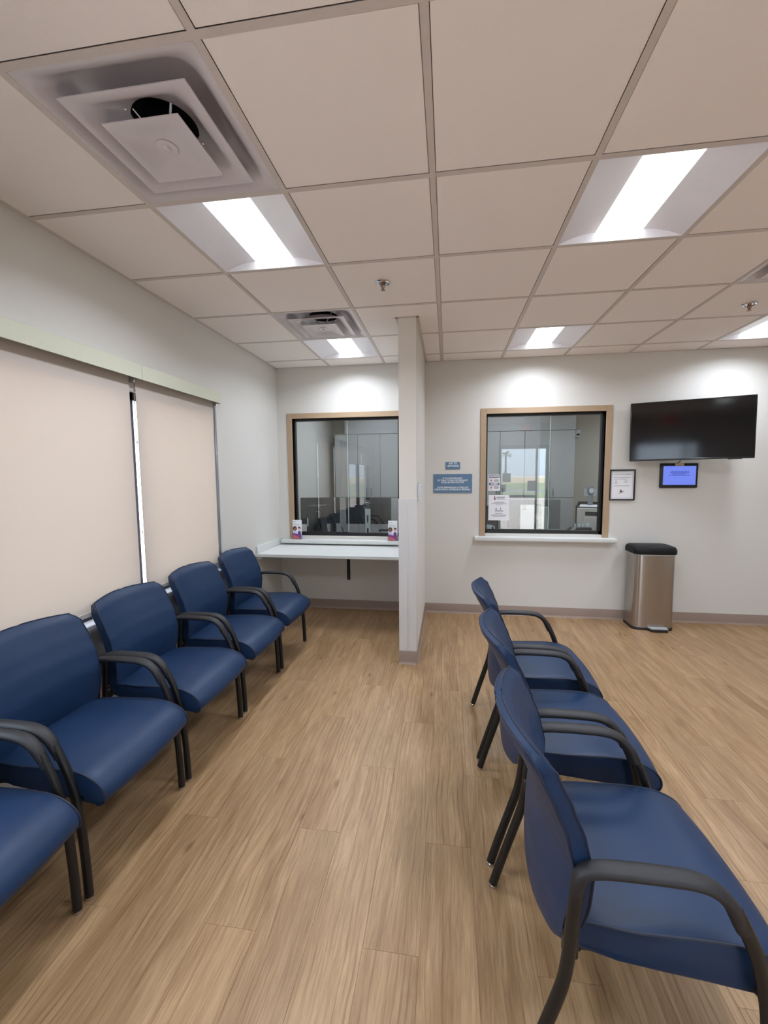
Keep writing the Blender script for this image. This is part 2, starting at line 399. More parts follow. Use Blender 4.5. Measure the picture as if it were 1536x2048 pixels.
# ------------------------------------------------------------------ floor
fb = MB().box(XL-0.2, XR+0.2, YF-0.2, 7.0, -0.12, -0.0045)
floor = struct('floor', fb, mat('plank_joint', srgb(120, 92, 68), 0.9), 'light oak vinyl plank floor')
PW, PL = 0.1835, 1.219
def plank_mesh(wd, ln):
    return MB().box(-wd/2+0.0002, wd/2-0.0002, -ln/2+0.0002, ln/2-0.0002, -0.004, 0.0, 0.0005).mesh('plank')
pm = plank_mesh(PW, PL); pm.materials.append(WOOD)
k0 = math.floor((XL+0.083)/PW); k1 = math.ceil((XR+0.083)/PW)
for k in range(k0, k1):
    xa = -0.083+k*PW; xb = xa+PW
    off = (1.578+0.4063*k) % PL
    y = off-PL*math.ceil((off-YF)/PL)
    while y < YB:
        ya, yb = max(y, YF), min(y+PL, YB); x0, x1 = max(xa, XL), min(xb, XR)
        if yb-ya > 0.03 and x1-x0 > 0.01:
            full = (yb-ya > PL-0.002) and (x1-x0 > PW-0.002)
            me = pm if full else plank_mesh(x1-x0, yb-ya)
            obj('plank', me, WOOD, floor, ((x0+x1)/2, (ya+yb)/2, 0))
        y += PL

# ------------------------------------------------------------------ ceiling
cb = MB().box(XL-0.2, XR+0.2, YF-0.2, 7.0, ZC+0.22, ZC+0.30)
ceiling = struct('ceiling', cb, mat('deck_grey', srgb(90, 88, 86), 0.9), 'suspended ceiling of square mineral tiles')
cols = [XL]+[GX0+GT*i for i in range(0, 10)]+[XR]; cols = [c for c in cols if c <= XR]
rows = [YF]+[GY0+GT*i for i in range(-4, 6)]+[YB]; rows = [r for r in rows if YF <= r <= YB]
LIGHTS = [(c, r) for c in (0, 3, 6) for r in (-2, 1, 4)]
DIFFS = [(0, 0), (0, 3), (5, 2)]
def cell_index(x, y): return (round((x-GX0)/GT), round((y-GY0)/GT))
H = 0.012
tile_cache = {}
def tile_mesh(wx, wy):
    key = (round(wx, 4), round(wy, 4))
    if key not in tile_cache:
        tile_cache[key] = MB().box(-wx/2, wx/2, -wy/2, wy/2, 0.0, 0.014, 0.0018).mesh('ceiling_tile'); tile_cache[key].materials.append(TILE)
    return tile_cache[key]
for i in range(len(cols)-1):
    for j in range(len(rows)-1):
        xa, xb, ya, yb = cols[i], cols[i+1], rows[j], rows[j+1]
        ci = cell_index(xa, ya)
        if abs(xa-(GX0+ci[0]*GT)) < 1e-3 and abs(ya-(GY0+ci[1]*GT)) < 1e-3 and (ci in LIGHTS or ci in DIFFS): continue
        segs = [(xa, xb)]
        if xa < PX1 and xb > PX0 and yb > PY0:
            if ya < PY0-0.05:
                segs = [(xa, xb)]       # tile cut around the partition end: front piece plus side strips
                fy = PY0-0.002
                obj('ceiling_tile', tile_mesh(xb-xa-2*H-0.003, fy-ya-H-0.002), TILE, ceiling, ((xa+xb)/2, (ya+H+fy)/2, ZC+0.0012))
                for (sa, sb) in ((xa+H, PX0-0.018), (PX1+0.018, xb-H)):
                    obj('ceiling_tile', tile_mesh(sb-sa-0.002, yb-fy-H-0.001), TILE, ceiling, ((sa+sb)/2, (fy+yb-H)/2, ZC+0.0012))
                continue
            segs = [(xa, PX0-0.018+H), (PX1+0.018-H, xb)]
        for (sa, sb) in segs:
            if sb-sa < 0.04: continue
            obj('ceiling_tile', tile_mesh(sb-sa-2*H-0.003, yb-ya-2*H-0.003), TILE, ceiling, ((sa+sb)/2, (ya+yb)/2, ZC+0.0012))
def tee(x0, x1, y0, y1, nm):
    obj(nm, MB().box(x0, x1, y0, y1, ZC-0.0003, ZC+0.0012, 0).box((x0+x1)/2-0.0009 if x1-x0 < 0.1 else x0, (x0+x1)/2+0.0009 if x1-x0 < 0.1 else x1,
        (y0+y1)/2-0.0009 if y1-y0 < 0.1 else y0, (y0+y1)/2+0.0009 if y1-y0 < 0.1 else y1, ZC, ZC+0.035), TEE, ceiling)
for x in cols[1:-1]: tee(x-H, x+H, YF, YB, 'grid_runner')
for y in rows[1:-1]:
    for i in range(len(cols)-1):
        a, b = cols[i]+H, cols[i+1]-H
        if y > PY0 and a < PX0 < b:
            tee(a, PX0-0.018, y-H, y+H, 'cross_tee'); tee(PX1+0.018, b, y-H, y+H, 'cross_tee')
        else: tee(a, b, y-H, y+H, 'cross_tee')
def angle(x0, x1, y0, y1):
    obj('wall_angle', MB().box(x0, x1, y0, y1, ZC-0.0012, ZC+0.002), TEE, ceiling)
angle(XL, XL+0.022, YF, YB); angle(XR-0.022, XR, YF, YB); angle(XL, PX0, YB-0.022, YB); angle(PX1, XR, YB-0.022, YB); angle(XL, XR, YF, YF+0.022)
angle(PX0-0.022, PX0, PY0-0.02, YB); angle(PX1, PX1+0.022, PY0-0.02, YB); angle(PX0-0.022, PX1+0.022, PY0-0.022, PY0)

# ------------------------------------------------------------------ walls
OY0, OY1, OZ0, OZ1 = -1.00, 3.165, 0.745, 2.045      # window opening in left wall, lengthened behind the camera for extra daylight
wl = MB()
T = 0.16
wl.box(XL-T, XL, YF-T, OY0, 0, ZC+0.22); wl.box(XL-T, XL, OY1, 6.9, 0, ZC+0.22); wl.box(XL-T, XL, OY0, OY1, 0, OZ0); wl.box(XL-T, XL, OY0, OY1, OZ1, ZC+0.22)
struct('wall_left', wl, WALL, 'pale wall with the shaded windows')
wb = MB(); TB = 0.13
def wall_with_openings(mb, x0, x1, y0, y1, zt, ops):
    x = x0
    for (a, b, c, d) in ops:
        mb.box(x, a, y0, y1, 0, zt); mb.box(a, b, y0, y1, 0, c); mb.box(a, b, y0, y1, d, zt); x = b
    mb.box(x, x1, y0, y1, 0, zt)
wall_with_openings(wb, XL, XR, YB, YB+TB, ZC+0.22, [W1, W2])
struct('wall_back', wb, WALL, 'pale wall with two reception windows')
struct('wall_right', MB().box(XR, XR+T, YF-T, 6.9, 0, ZC+0.22), WALL, 'pale side wall out of frame to the right')
DX0, DX1, DZ1 = 1.22, 2.46, 2.19
wf = MB(); wall_with_openings(wf, XL, XR, YF-T, YF, ZC+0.22, [(DX0, DX1, 0.0, DZ1)])
struct('wall_front', wf, WALL, 'wall with the glazed entrance behind the camera')
struct('wall_partition', MB().box(PX0, PX1, PY0, YB, 0, ZC+0.02), PARTW, 'short partition wall standing between the two reception windows')

def cove(name, pts, label):
    """vinyl cove base along a list of (x0,y0,x1,y1,nx,ny) runs"""
    mb = MB()
    for (x0, y0, x1, y1, nx, ny) in pts:
        prof = [(0, 0.0), (0.016, 0.0), (0.013, 0.003), (0.006, 0.010), (0.0035, 0.022), (0.003, 0.100), (0.0018, 0.102), (0, 0.102)]
        v = []; n = len(prof)
        for (x, y) in ((x0, y0), (x1, y1)):
            for (d, z) in prof: v.append((x+nx*d, y+ny*d, z))
        mb.add(v, [tuple(range(n)), tuple(range(n, 2*n))]+[(i, (i+1) % n, n+(i+1) % n, n+i) for i in range(n)])
    return struct(name, mb, BASE, label)
cove('baseboard_left', [(XL, YF, XL, YB, 1, 0)], 'taupe vinyl base under the windows')
cove('baseboard_back', [(XL, YB, PX0, YB, 0, -1), (PX1, YB, XR, YB, 0, -1)], 'taupe vinyl base along the reception wall')
cove('baseboard_partition', [(PX0-0.003, PY0, PX1+0.003, PY0, 0, -1), (PX0, PY0-0.003, PX0, YB, -1, 0), (PX1, PY0-0.003, PX1, YB, 1, 0)], 'taupe vinyl base around the partition')
cove('baseboard_right', [(XR, YF, XR, YB, -1, 0)], 'taupe vinyl base on the right wall')

# corner guards on the partition end
for (nm, xa, xb, sx, lab) in (('corner_guard', PX0-0.004, PX0+0.066, -1, 'pale grey corner guard strip on the counter side of the partition end'),
                              ('corner_guard', PX1-0.058, PX1+0.004, 1, 'pale grey corner guard strip on the television side of the partition end')):
    g = MB().box(xa, xb, PY0-0.005, PY0+0.0005, 0.108, 1.335, 0.0015)
    if sx < 0: g.box(PX0-0.005, PX0+0.0005, PY0-0.004, PY0+0.055, 0.108, 1.335, 0.0015)
    else: g.box(PX1-0.0005, PX1+0.005, PY0-0.004, PY0+0.055, 0.108, 1.335, 0.0015)
    tag(obj(nm, g, GUARD), lab, 'corner guard', 'corner guards on the partition')
# small white wall device on the partition
dv = empty('wall_phone_cradle', (PX1, 3.30, 1.30), 0, 'small white plastic wall device on the right face of the partition', 'wall device')
obj('housing', MB().box(0, 0.028, -0.04, 0.04, 0.015, 0.145, 0.006, 2), DEVICE, dv)
b_ = MB()
for k in range(3): b_.box(0.027, 0.0295, -0.024, 0.024, 0.035+k*0.036, 0.058+k*0.036, 0.001)
obj('button_strip', b_, mat('device_grey', srgb(196, 198, 206), 0.4), dv)
obj('mounting_screw', MB().lathe([(0.004, 0), (0.004, 0.006)], (0.004, 0.0, 0.145), 8), CHROME, dv)

# ------------------------------------------------------------------ troffers
def arc_pts(x0, x1, z0, zc, n=12):
    return [(x0+(x1-x0)*i/n, z0+(zc-z0)*(1-(2*i/n-1)**2)) for i in range(n+1)]
def make_troffer(lab, ci, group='lit ceiling troffers'):
    cx = GX0+(ci[0]+0.5)*GT; cy = GY0+(ci[1]+0.5)*GT
    return place_troffer(lab, cx, cy, group)
TROFM = {}
def place_troffer(lab, cx, cy, group):
    t = empty('ceiling_light', (cx, cy, ZC), 0, lab, 'ceiling light', group)
    if not TROFM:
        hw = GT/2-H
        prof = [(-hw, 0.0), (-hw+0.004, 0.002), (-0.24, 0.022), (-0.20, 0.034), (-0.16, 0.043), (-0.125, 0.047), (-0.112, 0.047)]
        prof = prof+[(-x, z) for (x, z) in reversed(prof)]
        for side in (0, 1):
            pr = prof[:7] if side == 0 else prof[7:]
            v = []; n = len(pr)
            for y in (-hw, hw):
                for (x, z) in pr: v.append((x, y, z))
            for y in (-hw, hw):
                for (x, z) in pr: v.append((x, y, z+0.004))
            f = [(i, i+1, n+i+1, n+i) for i in range(n-1)]+[(2*n+i, 3*n+i, 3*n+i+1, 2*n+i+1) for i in range(n-1)]
            m = MB(); m.add(v, f); TROFM['panel%d' % side] = m.mesh('reflector_panel', fixn=False)
        e = MB(); 
        poly = [(-hw, 0.0)]+[p for p in prof[1:7]]+[(p[0], p[1]) for p in prof[7:-1]]+[(hw, 0.0)]
        e.prism(poly, 'y', -hw, -hw+0.003); TROFM['end0'] = e.mesh('end_plate')
        e = MB(); e.prism(poly, 'y', hw-0.003, hw); TROFM['end1'] = e.mesh('end_plate')
        lp = arc_pts(-0.112, 0.112, 0.046, 0.004, 14); ly = hw-0.004
        lm = MB(); v = []; n = len(lp)
        for y in (-ly, ly):
            for (x, z) in lp: v.append((x, y, z))
        lm.add(v, [(i, n+i, n+i+1, i+1) for i in range(n-1)])
        TROFM['lens'] = lm.mesh('lens', fixn=False)
        TROFM['box'] = MB().box(-hw, hw, -hw, hw, 0.056, 0.09).mesh('housing')
    for k in ('panel0', 'panel1'): obj('reflector_panel', TROFM[k], TROF, t)
    for k in ('end0', 'end1'): obj('end_plate', TROFM[k], TROF, t)
    obj('lens', TROFM['lens'], LENS, t); obj('housing', TROFM['box'], TROF, t)
    if not 'lamp' in TROFM:
        ld = bpy.data.lights.new('troffer_lamp', 'AREA'); ld.shape = 'RECTANGLE'; ld.size = 0.19; ld.size_y = 0.56; ld.energy = WATTS; ld.color = (0.90, 0.985, 1.12); ld.spread = math.radians(154); TROFM['lamp'] = ld
    lo = bpy.data.objects.new('troffer_lamp', TROFM['lamp']); COL.objects.link(lo); lo.parent = t; lo.location = (0, 0, 0.002)
    return t
LLAB = {(0, 1): 'lit square ceiling light beside the large nearest air diffuser', (0, 4): 'small lit ceiling light just past the far air diffuser above the counter',
        (3, 1): 'large lit ceiling light at the right, nearest of that row', (3, 4): 'lit ceiling light nearest the back wall above the right reception window',
        (6, 4): 'lit ceiling light cut off by the right edge of the photo', (0, -2): 'lit ceiling light behind the camera beside the window wall',
        (3, -2): 'lit ceiling light behind the camera over the middle of the room', (6, -2): 'lit ceiling light behind the camera near the entrance door',
        (6, 1): 'lit ceiling light outside the frame to the right'}
for ci in LIGHTS: make_troffer(LLAB[ci], ci)

# ------------------------------------------------------------------ diffusers
def sq_ring(half, z, n, N=48):
    out = []
    for k in range(N):
        a = 2*PI*k/N; c, s_ = math.cos(a), math.sin(a)
        r = half/((abs(c)**n+abs(s_)**n)**(1/n)); out.append((r*c, r*s_, z))
    return out
def make_diffuser(lab, ci):
    d = empty('air_diffuser', (GX0+(ci[0]+0.5)*GT, GY0+(ci[1]+0.5)*GT, ZC), 0, lab, 'air vent', 'ceiling air diffusers')
    N = 96
    o_ = MB().loft([sq_ring(0.2925, 0.0, 400, N), sq_ring(0.280, 0.001, 400, N), sq_ring(0.262, 0.008, 20, N), sq_ring(0.243, 0.022, 9, N), sq_ring(0.228, 0.042, 7, N), sq_ring(0.216, 0.060, 6, N), sq_ring(0.200, 0.070, 5, N), sq_ring(0.17, 0.073, 4, N), sq_ring(0.112, 0.075, 2, N)])
    obj('outer_pan', o_, DIFF, d, ang=60)
    m_ = MB().loft([sq_ring(0.214, -0.016, 400, N), sq_ring(0.2145, -0.013, 400, N), sq_ring(0.190, -0.010, 30, N), sq_ring(0.170, 0.002, 10, N), sq_ring(0.150, 0.022, 5, N), sq_ring(0.128, 0.042, 3, N), sq_ring(0.105, 0.052, 2, N)])
    m_.loft([sq_ring(0.214, -0.016, 400, N), sq_ring(0.188, -0.0145, 30, N), sq_ring(0.166, -0.003, 9, N), sq_ring(0.146, 0.018, 5, N), sq_ring(0.124, 0.038, 3, N), sq_ring(0.105, 0.052, 2, N)])
    obj('middle_cone', m_, DIFF, d, ang=60)
    i_ = MB().loft([sq_ring(0.134, -0.036, 400, N), sq_ring(0.112, -0.035, 20, N), sq_ring(0.085, -0.028, 6, N), sq_ring(0.055, -0.022, 2.4, N), sq_ring(0.036, -0.021, 2, N)], False, True)
    i_.loft([sq_ring(0.134, -0.036, 400, N), sq_ring(0.1345, -0.033, 400, N), sq_ring(0.112, -0.030, 20, N), sq_ring(0.085, -0.022, 6, N), sq_ring(0.055, -0.014, 2.4, N), sq_ring(0.03, -0.010, 2, N)], False, True)
    ip = obj('centre_plate', i_, DIFF, d, ang=60)
    obj('centre_disc', MB().lathe([(0.036, -0.0225), (0.034, -0.0245), (0.014, -0.0245), (0.012, -0.028), (0.008, -0.030)], n=32), DIFF, ip)
    obj('duct_throat', MB().lathe([(0.112, 0.075), (0.108, 0.085), (0.105, 0.20)], n=32, cap0=False), DUCT, d)
    st = MB()
    for k in range(4):
        a = PI/4+k*PI/2; st.sweep([(0.10*math.cos(a), 0.10*math.sin(a), 0.06), (0.02*math.cos(a), 0.02*math.sin(a), -0.008)], 0.004, n=6)
        st.sweep([(0.125*math.cos(a), 0.125*math.sin(a), 0.075), (0.12*math.cos(a), 0.12*math.sin(a), 0.044)], 0.004, n=6)
    obj('bracket_rods', st, CHROME, d)
    return d
make_diffuser('large square white air diffuser, nearest to the camera at upper left', (0, 0))
make_diffuser('smaller looking white air diffuser near the far end above the counter', (0, 3))
make_diffuser('white air diffuser cut off at the right edge of the photo', (5, 2))

# ------------------------------------------------------------------ sprinklers
def sprinkler(x, y, lab):
    s_ = empty('fire_sprinkler', (x, y, ZC), 0, lab, 'sprinkler', 'ceiling sprinklers')
    obj('escutcheon', MB().lathe([(0.046, 0.0), (0.046, -0.002), (0.040, -0.006), (0.030, -0.004), (0.026, 0.002), (0.022, -0.004), (0.012, -0.004)], n=28), CHROME, s_)
    obj('frame', MB().sweep(catmull([(-0.010, 0, -0.004), (-0.012, 0, -0.020), (-0.002, 0, -0.040)]), 0.003, n=6).sweep(catmull([(0.010, 0, -0.004), (0.012, 0, -0.020), (0.002, 0, -0.040)]), 0.003, n=6).lathe([(0.009, -0.003), (0.009, -0.012), (0.004, -0.014), (0.003, -0.04)], n=12), mat('brass_bulb', srgb(150, 116, 92), 0.35, 0.7), s_)
    obj('deflector', MB().lathe([(0.004, -0.040), (0.014, -0.043), (0.014, -0.045), (0.004, -0.044)], n=16), mat('brass_bulb', srgb(150, 116, 92), 0.35, 0.7), s_)
sprinkler(-0.398, 2.577, 'chrome fire sprinkler in the ceiling in front of the partition')
sprinkler(2.091, 3.294, 'chrome fire sprinkler in the ceiling near the right edge')

# ------------------------------------------------------------------ left windows, shades, fascia
wf_ = MB()
fx0, fx1 = XL-0.10, XL-0.035
for (a, b) in ((OY1-0.035, OY1), (2.235, 2.325), (1.25, 1.33), (0.10, 0.18), (OY0, OY0+0.05)): wf_.box(fx0, fx1, a, b, OZ0, OZ1)
wf_.box(fx0, fx1, OY0, OY1, OZ0, OZ0+0.055); wf_.box(fx0, fx1, OY0, OY1, OZ1-0.05, OZ1)
win = struct('window_1', wf_, DARKAL, 'long window in the left wall behind roller shades')
for (a, b) in ((OY0+0.05, 0.10), (0.18, 1.25), (1.33, 2.235), (2.325, OY1-0.035)):
    obj('pane', MB().box(XL-0.072, XL-0.066, a, b, OZ0+0.05, OZ1-0.045), OUTGL, win)
obj('window_ledge', MB().box(XL-0.03, XL+0.052, OY0-0.03, OY1+0.03, 0.722, 0.7455, 0.004).box(XL+0.0, XL+0.04, OY0-0.03, OY1+0.03, 0.706, 0.722), LEDGE, win)
obj('jamb_trim', MB().box(XL-0.03, XL+0.006, OY1-0.034, OY1+0.012, 0.746, OZ1+0.05, 0.002).box(XL+0.004, XL+0.014, OY1-0.012, OY1+0.004, 0.746, OZ1+0.05, 0.002), ALU, win)
SX = XL+0.016
for (a, b, lab, chy) in ((2.293, 3.122, 'beige roller shade panel beside the counter corner', None), (1.30, 2.243, 'wide beige roller shade panel at the left edge of the photo', None), (0.17, 1.25, 'half raised beige roller shade beside the camera outside the frame', 0.93), (-0.96, 0.11, 'half raised beige roller shade behind the camera, added to let in daylight', 0.93)):  # rearmost shade is an addition, kept half raised so more daylight enters
    sh = empty('roller_shade', (SX, (a+b)/2, 0.785), 0, lab, 'window shade', 'roller shades of the left wall')
    hh = (b-a)/2
    zb_ = chy or 0.0
    obj('fabric', MB().box(-0.0006, 0.0006, -hh, hh, zb_+0.024, 1.372), SHADE, sh)
    obj('hem_bar', MB().box(-0.006, 0.006, -hh, hh, zb_, zb_+0.026, 0.003), HEM, sh)
    obj('roller_tube', MB().sweep([(-0.0, -hh, 1.385), (-0.0, hh, 1.385)], 0.014, hint=(1,0,0), n=16), ALU, sh)
    for s_ in (1,):
        y = hh+0.016+0.010*s_
        obj('bead_chain', MB().sweep([(0.004+0.006*s_, y, 1.30), (0.004+0.006*s_, y+0.002, 0.7), (0.004+0.006*s_, y+0.004, -0.02 if hh > .42 else 0.0)], 0.0018, n=5), CHAIN, sh)
    for z in (0.95, 0.40): obj('chain_stop', MB().lathe([(0.0034, z-0.005), (0.0034, z+0.005)], (0.010, hh+0.027, 0), 8), CHAIN, sh)
    obj('end_bracket', MB().box(-0.012, 0.03, hh+0.002, hh+0.012, 1.30, 1.36), CHROME, sh)
for (a, b, lab) in ((2.29, 3.165, 'cream fascia box over the right hand roller shade'), (-1.05, 2.288, 'long cream fascia box over the left hand roller shade')):
    v_ = MB().box(XL+0.066, XL+0.072, a, b, 2.108, 2.196, 0.0015).box(XL+0.001, XL+0.068, a, b, 2.190, 2.196).box(XL+0.001, XL+0.068, b-0.004, b, 2.108, 2.192)
    tag(obj('shade_fascia', v_, VALA), lab, 'fascia', 'fascias over the shades')

# ------------------------------------------------------------------ reception windows
def reception_window(name, W, split, lab, sill_x0, sill_x1, sill_z, fx_r=None):
    x0, x1, z0, z1 = W; fwid = 0.058
    fr = MB()
    def jamb(a, b, c, d): fr.box(a, b, YB-0.012, YB+TB+0.012, c, d, 0.002)
    jamb(x0-fwid, x0, sill_z, z1+fwid); jamb(x1, x1+fwid, sill_z, z1+fwid); jamb(x0, x1, z1, z1+fwid)
    fr.box(x0, x1, YB+0.035, YB+TB+0.012, z0-0.012, z0)
    wd = struct(name, fr, TAUPE, lab)
    g = 0.024
    bf = MB()
    ya, yb = YB+0.035, YB+0.085
    bf.box(x0, x0+g*0.75, ya, yb, z0, z1); bf.box(x1-g, x1, ya, yb, z0, z1); bf.box(x0, x1, ya, yb, z1-g, z1)
    bf.box(x0, x1, ya, yb, z0, z0+0.034); 
    obj('sliding_track', bf, BLACKA, wd)
    obj('bottom_rail', MB().box(x0+g, split+0.03, ya-0.004, ya+0.012, z0+0.028, z0+0.044, 0.001), BLACKA, wd)
    obj('pane', MB().box(x0+0.012, split+0.035, YB+0.045, YB+0.050, z0+0.03, z1-0.012), GLASS, wd)
    obj('pane', MB().box(split-0.06, x1-0.012, YB+0.066, YB+0.071, z0+0.03, z1-0.012), GLASS, wd)
    obj('pane_edge', MB().box(split+0.033, split+0.0365, YB+0.0445, YB+0.0505, z0+0.045, z1-g), mat('polished_edge', srgb(206, 220, 216), 0.3), wd)
    sl = MB().box(sill_x0, sill_x1, YB-0.085, YB+0.034, sill_z-0.042, sill_z, 0.006, 2)
    obj('sill', sl, WHITEL, wd)
    return wd
reception_window('window_2', W1, -1.14, 'reception window above the counter', -1.86, PX0, 0.797)
reception_window('window_3', W2, 1.02, 'reception window with notices taped to the glass', 0.285, 1.700, 0.858)

# ------------------------------------------------------------------ counter
ct = empty('writing_counter', (-1.14, 4.1, 0.0), 0, 'white laminate counter under the left reception window', 'counter')
CZ = 0.738
obj('worktop', MB().box(XL+1.14+0.001, PX0+1.14-0.001, 3.80-4.1, YB-4.1-0.001, CZ-0.032, CZ, 0.003), WHITEL, ct)
obj('side_splash', MB().box(XL+1.14+0.001, XL+1.14+0.020, 3.81-4.1, YB-4.1-0.001, CZ, CZ+0.075, 0.002), WHITEL, ct)
brk = obj('support_bracket', MB().box(-0.0, 0.036, -0.27, 0.318, CZ-0.040, CZ-0.033).box(0.0, 0.036, 0.317, 0.325, 0.335, CZ-0.034), BLACKP, ct)
brk.location = (0.02, 0, 0)
sc_ = MB()
for z in (0.36, 0.385): sc_.sweep([(0.018, 0.318, z), (0.018, 0.3135, z)], 0.004, hint=(1,0,0), n=8)
o_ = obj('bracket_screws', sc_, CHROME, brk)
obj('wall_cleat', MB().box(XL+1.14+0.001, XL+1.14+0.05, -0.27, 0.3, CZ-0.062, CZ-0.034, 0.003), GUARD, ct)

# ------------------------------------------------------------------ signs
def sign(x0, x1, z0, z1, lines, lab, cxo=0, czo=0, size=0.02):
    s_ = empty('wall_sign', ((x0+x1)/2, YB, (z0+z1)/2), 0, lab, 'sign', 'blue wall signs')
    obj('panel', MB().box(-(x1-x0)/2, (x1-x0)/2, -0.006, -0.0003, -(z1-z0)/2, (z1-z0)/2, 0.001), SIGNB, s_)
    for blk in (lines if isinstance(lines[0], list) else [lines]):
        zz = blk[0] if not isinstance(blk[0], tuple) else czo
        obj('lettering', text_mb([q for q in blk if isinstance(q, tuple)], size=size, bold=0.0006), LETTER, s_, (cxo, -0.0068, zz))
sign(-0.022, 0.131, 1.571, 1.649, [('ASK TO', 0.088, 0.020), ('USE PHONE', 0.122, 0.020)], 'small blue sign reading ASK TO USE PHONE', 0.0, 0.010)
sign(-0.150, 0.259, 1.318, 1.520, [[0.0345, ('IF YOU ARE PREGNANT', 0.212, 0.0165), ('OR THINK YOU MAY BE PREGNANT,', 0.325, 0.0165), ('PLEASE INFORM THE STAFF', 0.24, 0.0165)], [-0.052, ('SI ESTÁ EMBARAZADA O CREE QUE', 0.33, 0.0165), ('PUEDE ESTARLO, NOTIFIQUE AL PERSONAL.', 0.382, 0.0165)]], 'large blue sign in English and Spanish for pregnant patients', 0.0, 0.002)

# framed notice
def lines_mb(spec, y, th=0.0003):
    mb = MB()
    for (xa, xb, z, h) in spec: mb.box(xa, xb, y-th, y, z-h/2, z+h/2)
    return mb
fn = empty('framed_notice', (1.751, YB, 1.40), 0, 'black framed white notice on the wall beside the right reception window', 'picture frame')
hw, hh = 0.122, 0.156
fr = MB().box(-hw, -hw+0.014, -0.016, -0.0005, -hh, hh, 0.002).box(hw-0.014, hw, -0.016, -0.0005, -hh, hh, 0.002).box(-hw+0.013, hw-0.013, -0.016, -0.0005, -hh, -hh+0.014, 0.002).box(-hw+0.013, hw-0.013, -0.016, -0.0005, hh-0.014, hh, 0.002)
obj('frame', fr, BLACKP, fn)
pp = obj('notice_sheet', MB().box(-hw+0.012, hw-0.012, -0.006, -0.004, -hh+0.012, hh-0.012), PAPER, fn)
sp = [(-0.098, 0.098, 0.132, 0.0014), (-0.098, 0.098, -0.132, 0.0022), (-0.0985, -0.097, 0, 0.264), (0.097, 0.0985, 0, 0.264)]
for z, a, b in ((0.108, -0.080, 0.082), (0.072, -0.082, 0.078), (0.057, -0.081, 0.045), (0.040, -0.072, -0.046), (0.028, -0.072, -0.048), (0.016, -0.074, -0.042), (0.041, 0.018, 0.050), (0.029, 0.018, 0.050), (-0.010, -0.078, 0.074)):
    x = a
    while x < b:
        l = min(random.uniform(0.006, 0.020), b-x); sp.append((x, x+l*0.86, z, 0.0036)); x += l
obj('printed_lines', lines_mb(sp, -0.0062), INK, pp)
em = MB(); em.prism([(-0.020, -0.060), (0.0, -0.054), (0.002, -0.064), (-0.008, -0.076), (-0.020, -0.070)], 'y', -0.0066, -0.0062).prism([(-0.040, -0.094), (-0.006, -0.082), (0.022, -0.064), (0.016, -0.062), (-0.010, -0.078)], 'y', -0.0066, -0.0062).prism([(-0.022, -0.050), (-0.004, -0.046), (0.0, -0.051), (-0.02, -0.054)], 'y', -0.0066, -0.0062)
obj('emblem', em, MAGENT, pp)

# television
tv = empty('wall_television', (2.260, 4.2365, 1.641), -math.atan2(0.239, 0.95), 'large black flat screen television angled out from the wall', 'television')
TW, TH_ = 0.98, 0.562
tv.rotation_euler = (0, -0.0155, -math.atan2(0.239, 0.95))
obj('housing', MB().box(-TW/2, TW/2, -0.008, 0.022, 0, TH_, 0.004).box(-TW*0.33, TW*0.33, 0.02, 0.055, 0.06, TH_*0.7, 0.012), TVB, tv)
bz = MB().box(-TW/2, TW/2, -0.012, -0.006, 0, 0.016, 0.002).box(-TW/2, TW/2, -0.012, -0.006, TH_-0.008, TH_, 0.002).box(-TW/2, -TW/2+0.008, -0.012, -0.006, 0.01, TH_, 0.002).box(TW/2-0.008, TW/2, -0.012, -0.006, 0.01, TH_, 0.002)
obj('bezel', bz, TVB, tv)
obj('screen', MB().box(-TW/2+0.007, TW/2-0.007, -0.0095, -0.0075, 0.015, TH_-0.007), SCREEN, tv)
obj('sensor_bump', MB().box(0.30, 0.40, -0.010, 0.012, -0.006, 0.001, 0.001), TVB, tv)
arm = empty('television_mount', (2.26, YB, 1.92), 0, 'black wall mount arm behind the television', 'wall mount')
obj('wall_plate', MB().box(-0.11, 0.11, -0.018, -0.0005, -0.12, 0.12, 0.002), FRAMEB, arm)
obj('swing_arm', MB().box(-0.03, 0.03, -0.115, -0.017, -0.03, 0.03, 0.004), FRAMEB, arm)

# digital notice frame
tb = empty('digital_photo_frame', (2.268, YB, 1.491), 0, 'small black digital display with blue lit screen under the television', 'digital display')
hw, hh = 0.172, 0.122
obj('housing', MB().box(-hw, hw, -0.024, -0.001, -hh, hh, 0.008, 2), BLACKP, tb)
obj('screen', MB().box(-hw+0.026, hw-0.022, -0.0255, -0.0235, -hh+0.030, hh-0.028), TABS, tb)
sp = []
for z, a, b in ((0.042, -0.075, 0.088), (0.029, -0.082, 0.090), (0.016, -0.062, 0.068), (0.003, -0.096, 0.096)):
    x = a
    while x < b:
        l = min(random.uniform(0.010, 0.034), b-x); sp.append((x, x+l*0.88, z, 0.0058)); x += l
obj('screen_text', lines_mb(sp, -0.0256), TABT, tb)
obj('tape_tab', MB().box(-0.042, 0.040, -0.027, -0.020, hh-0.026, hh+0.001, 0.001), TANP, tb)
tag(obj('power_cord', MB().sweep(catmull([(2.245, YB-0.012, 1.612), (2.262, YB-0.02, 1.622), (2.285, YB-0.02, 1.655), (2.30, YB-0.02, 1.70)]), 0.0028, n=6), CABLE), 'thin dark cord running from the digital display up behind the television', 'cord')

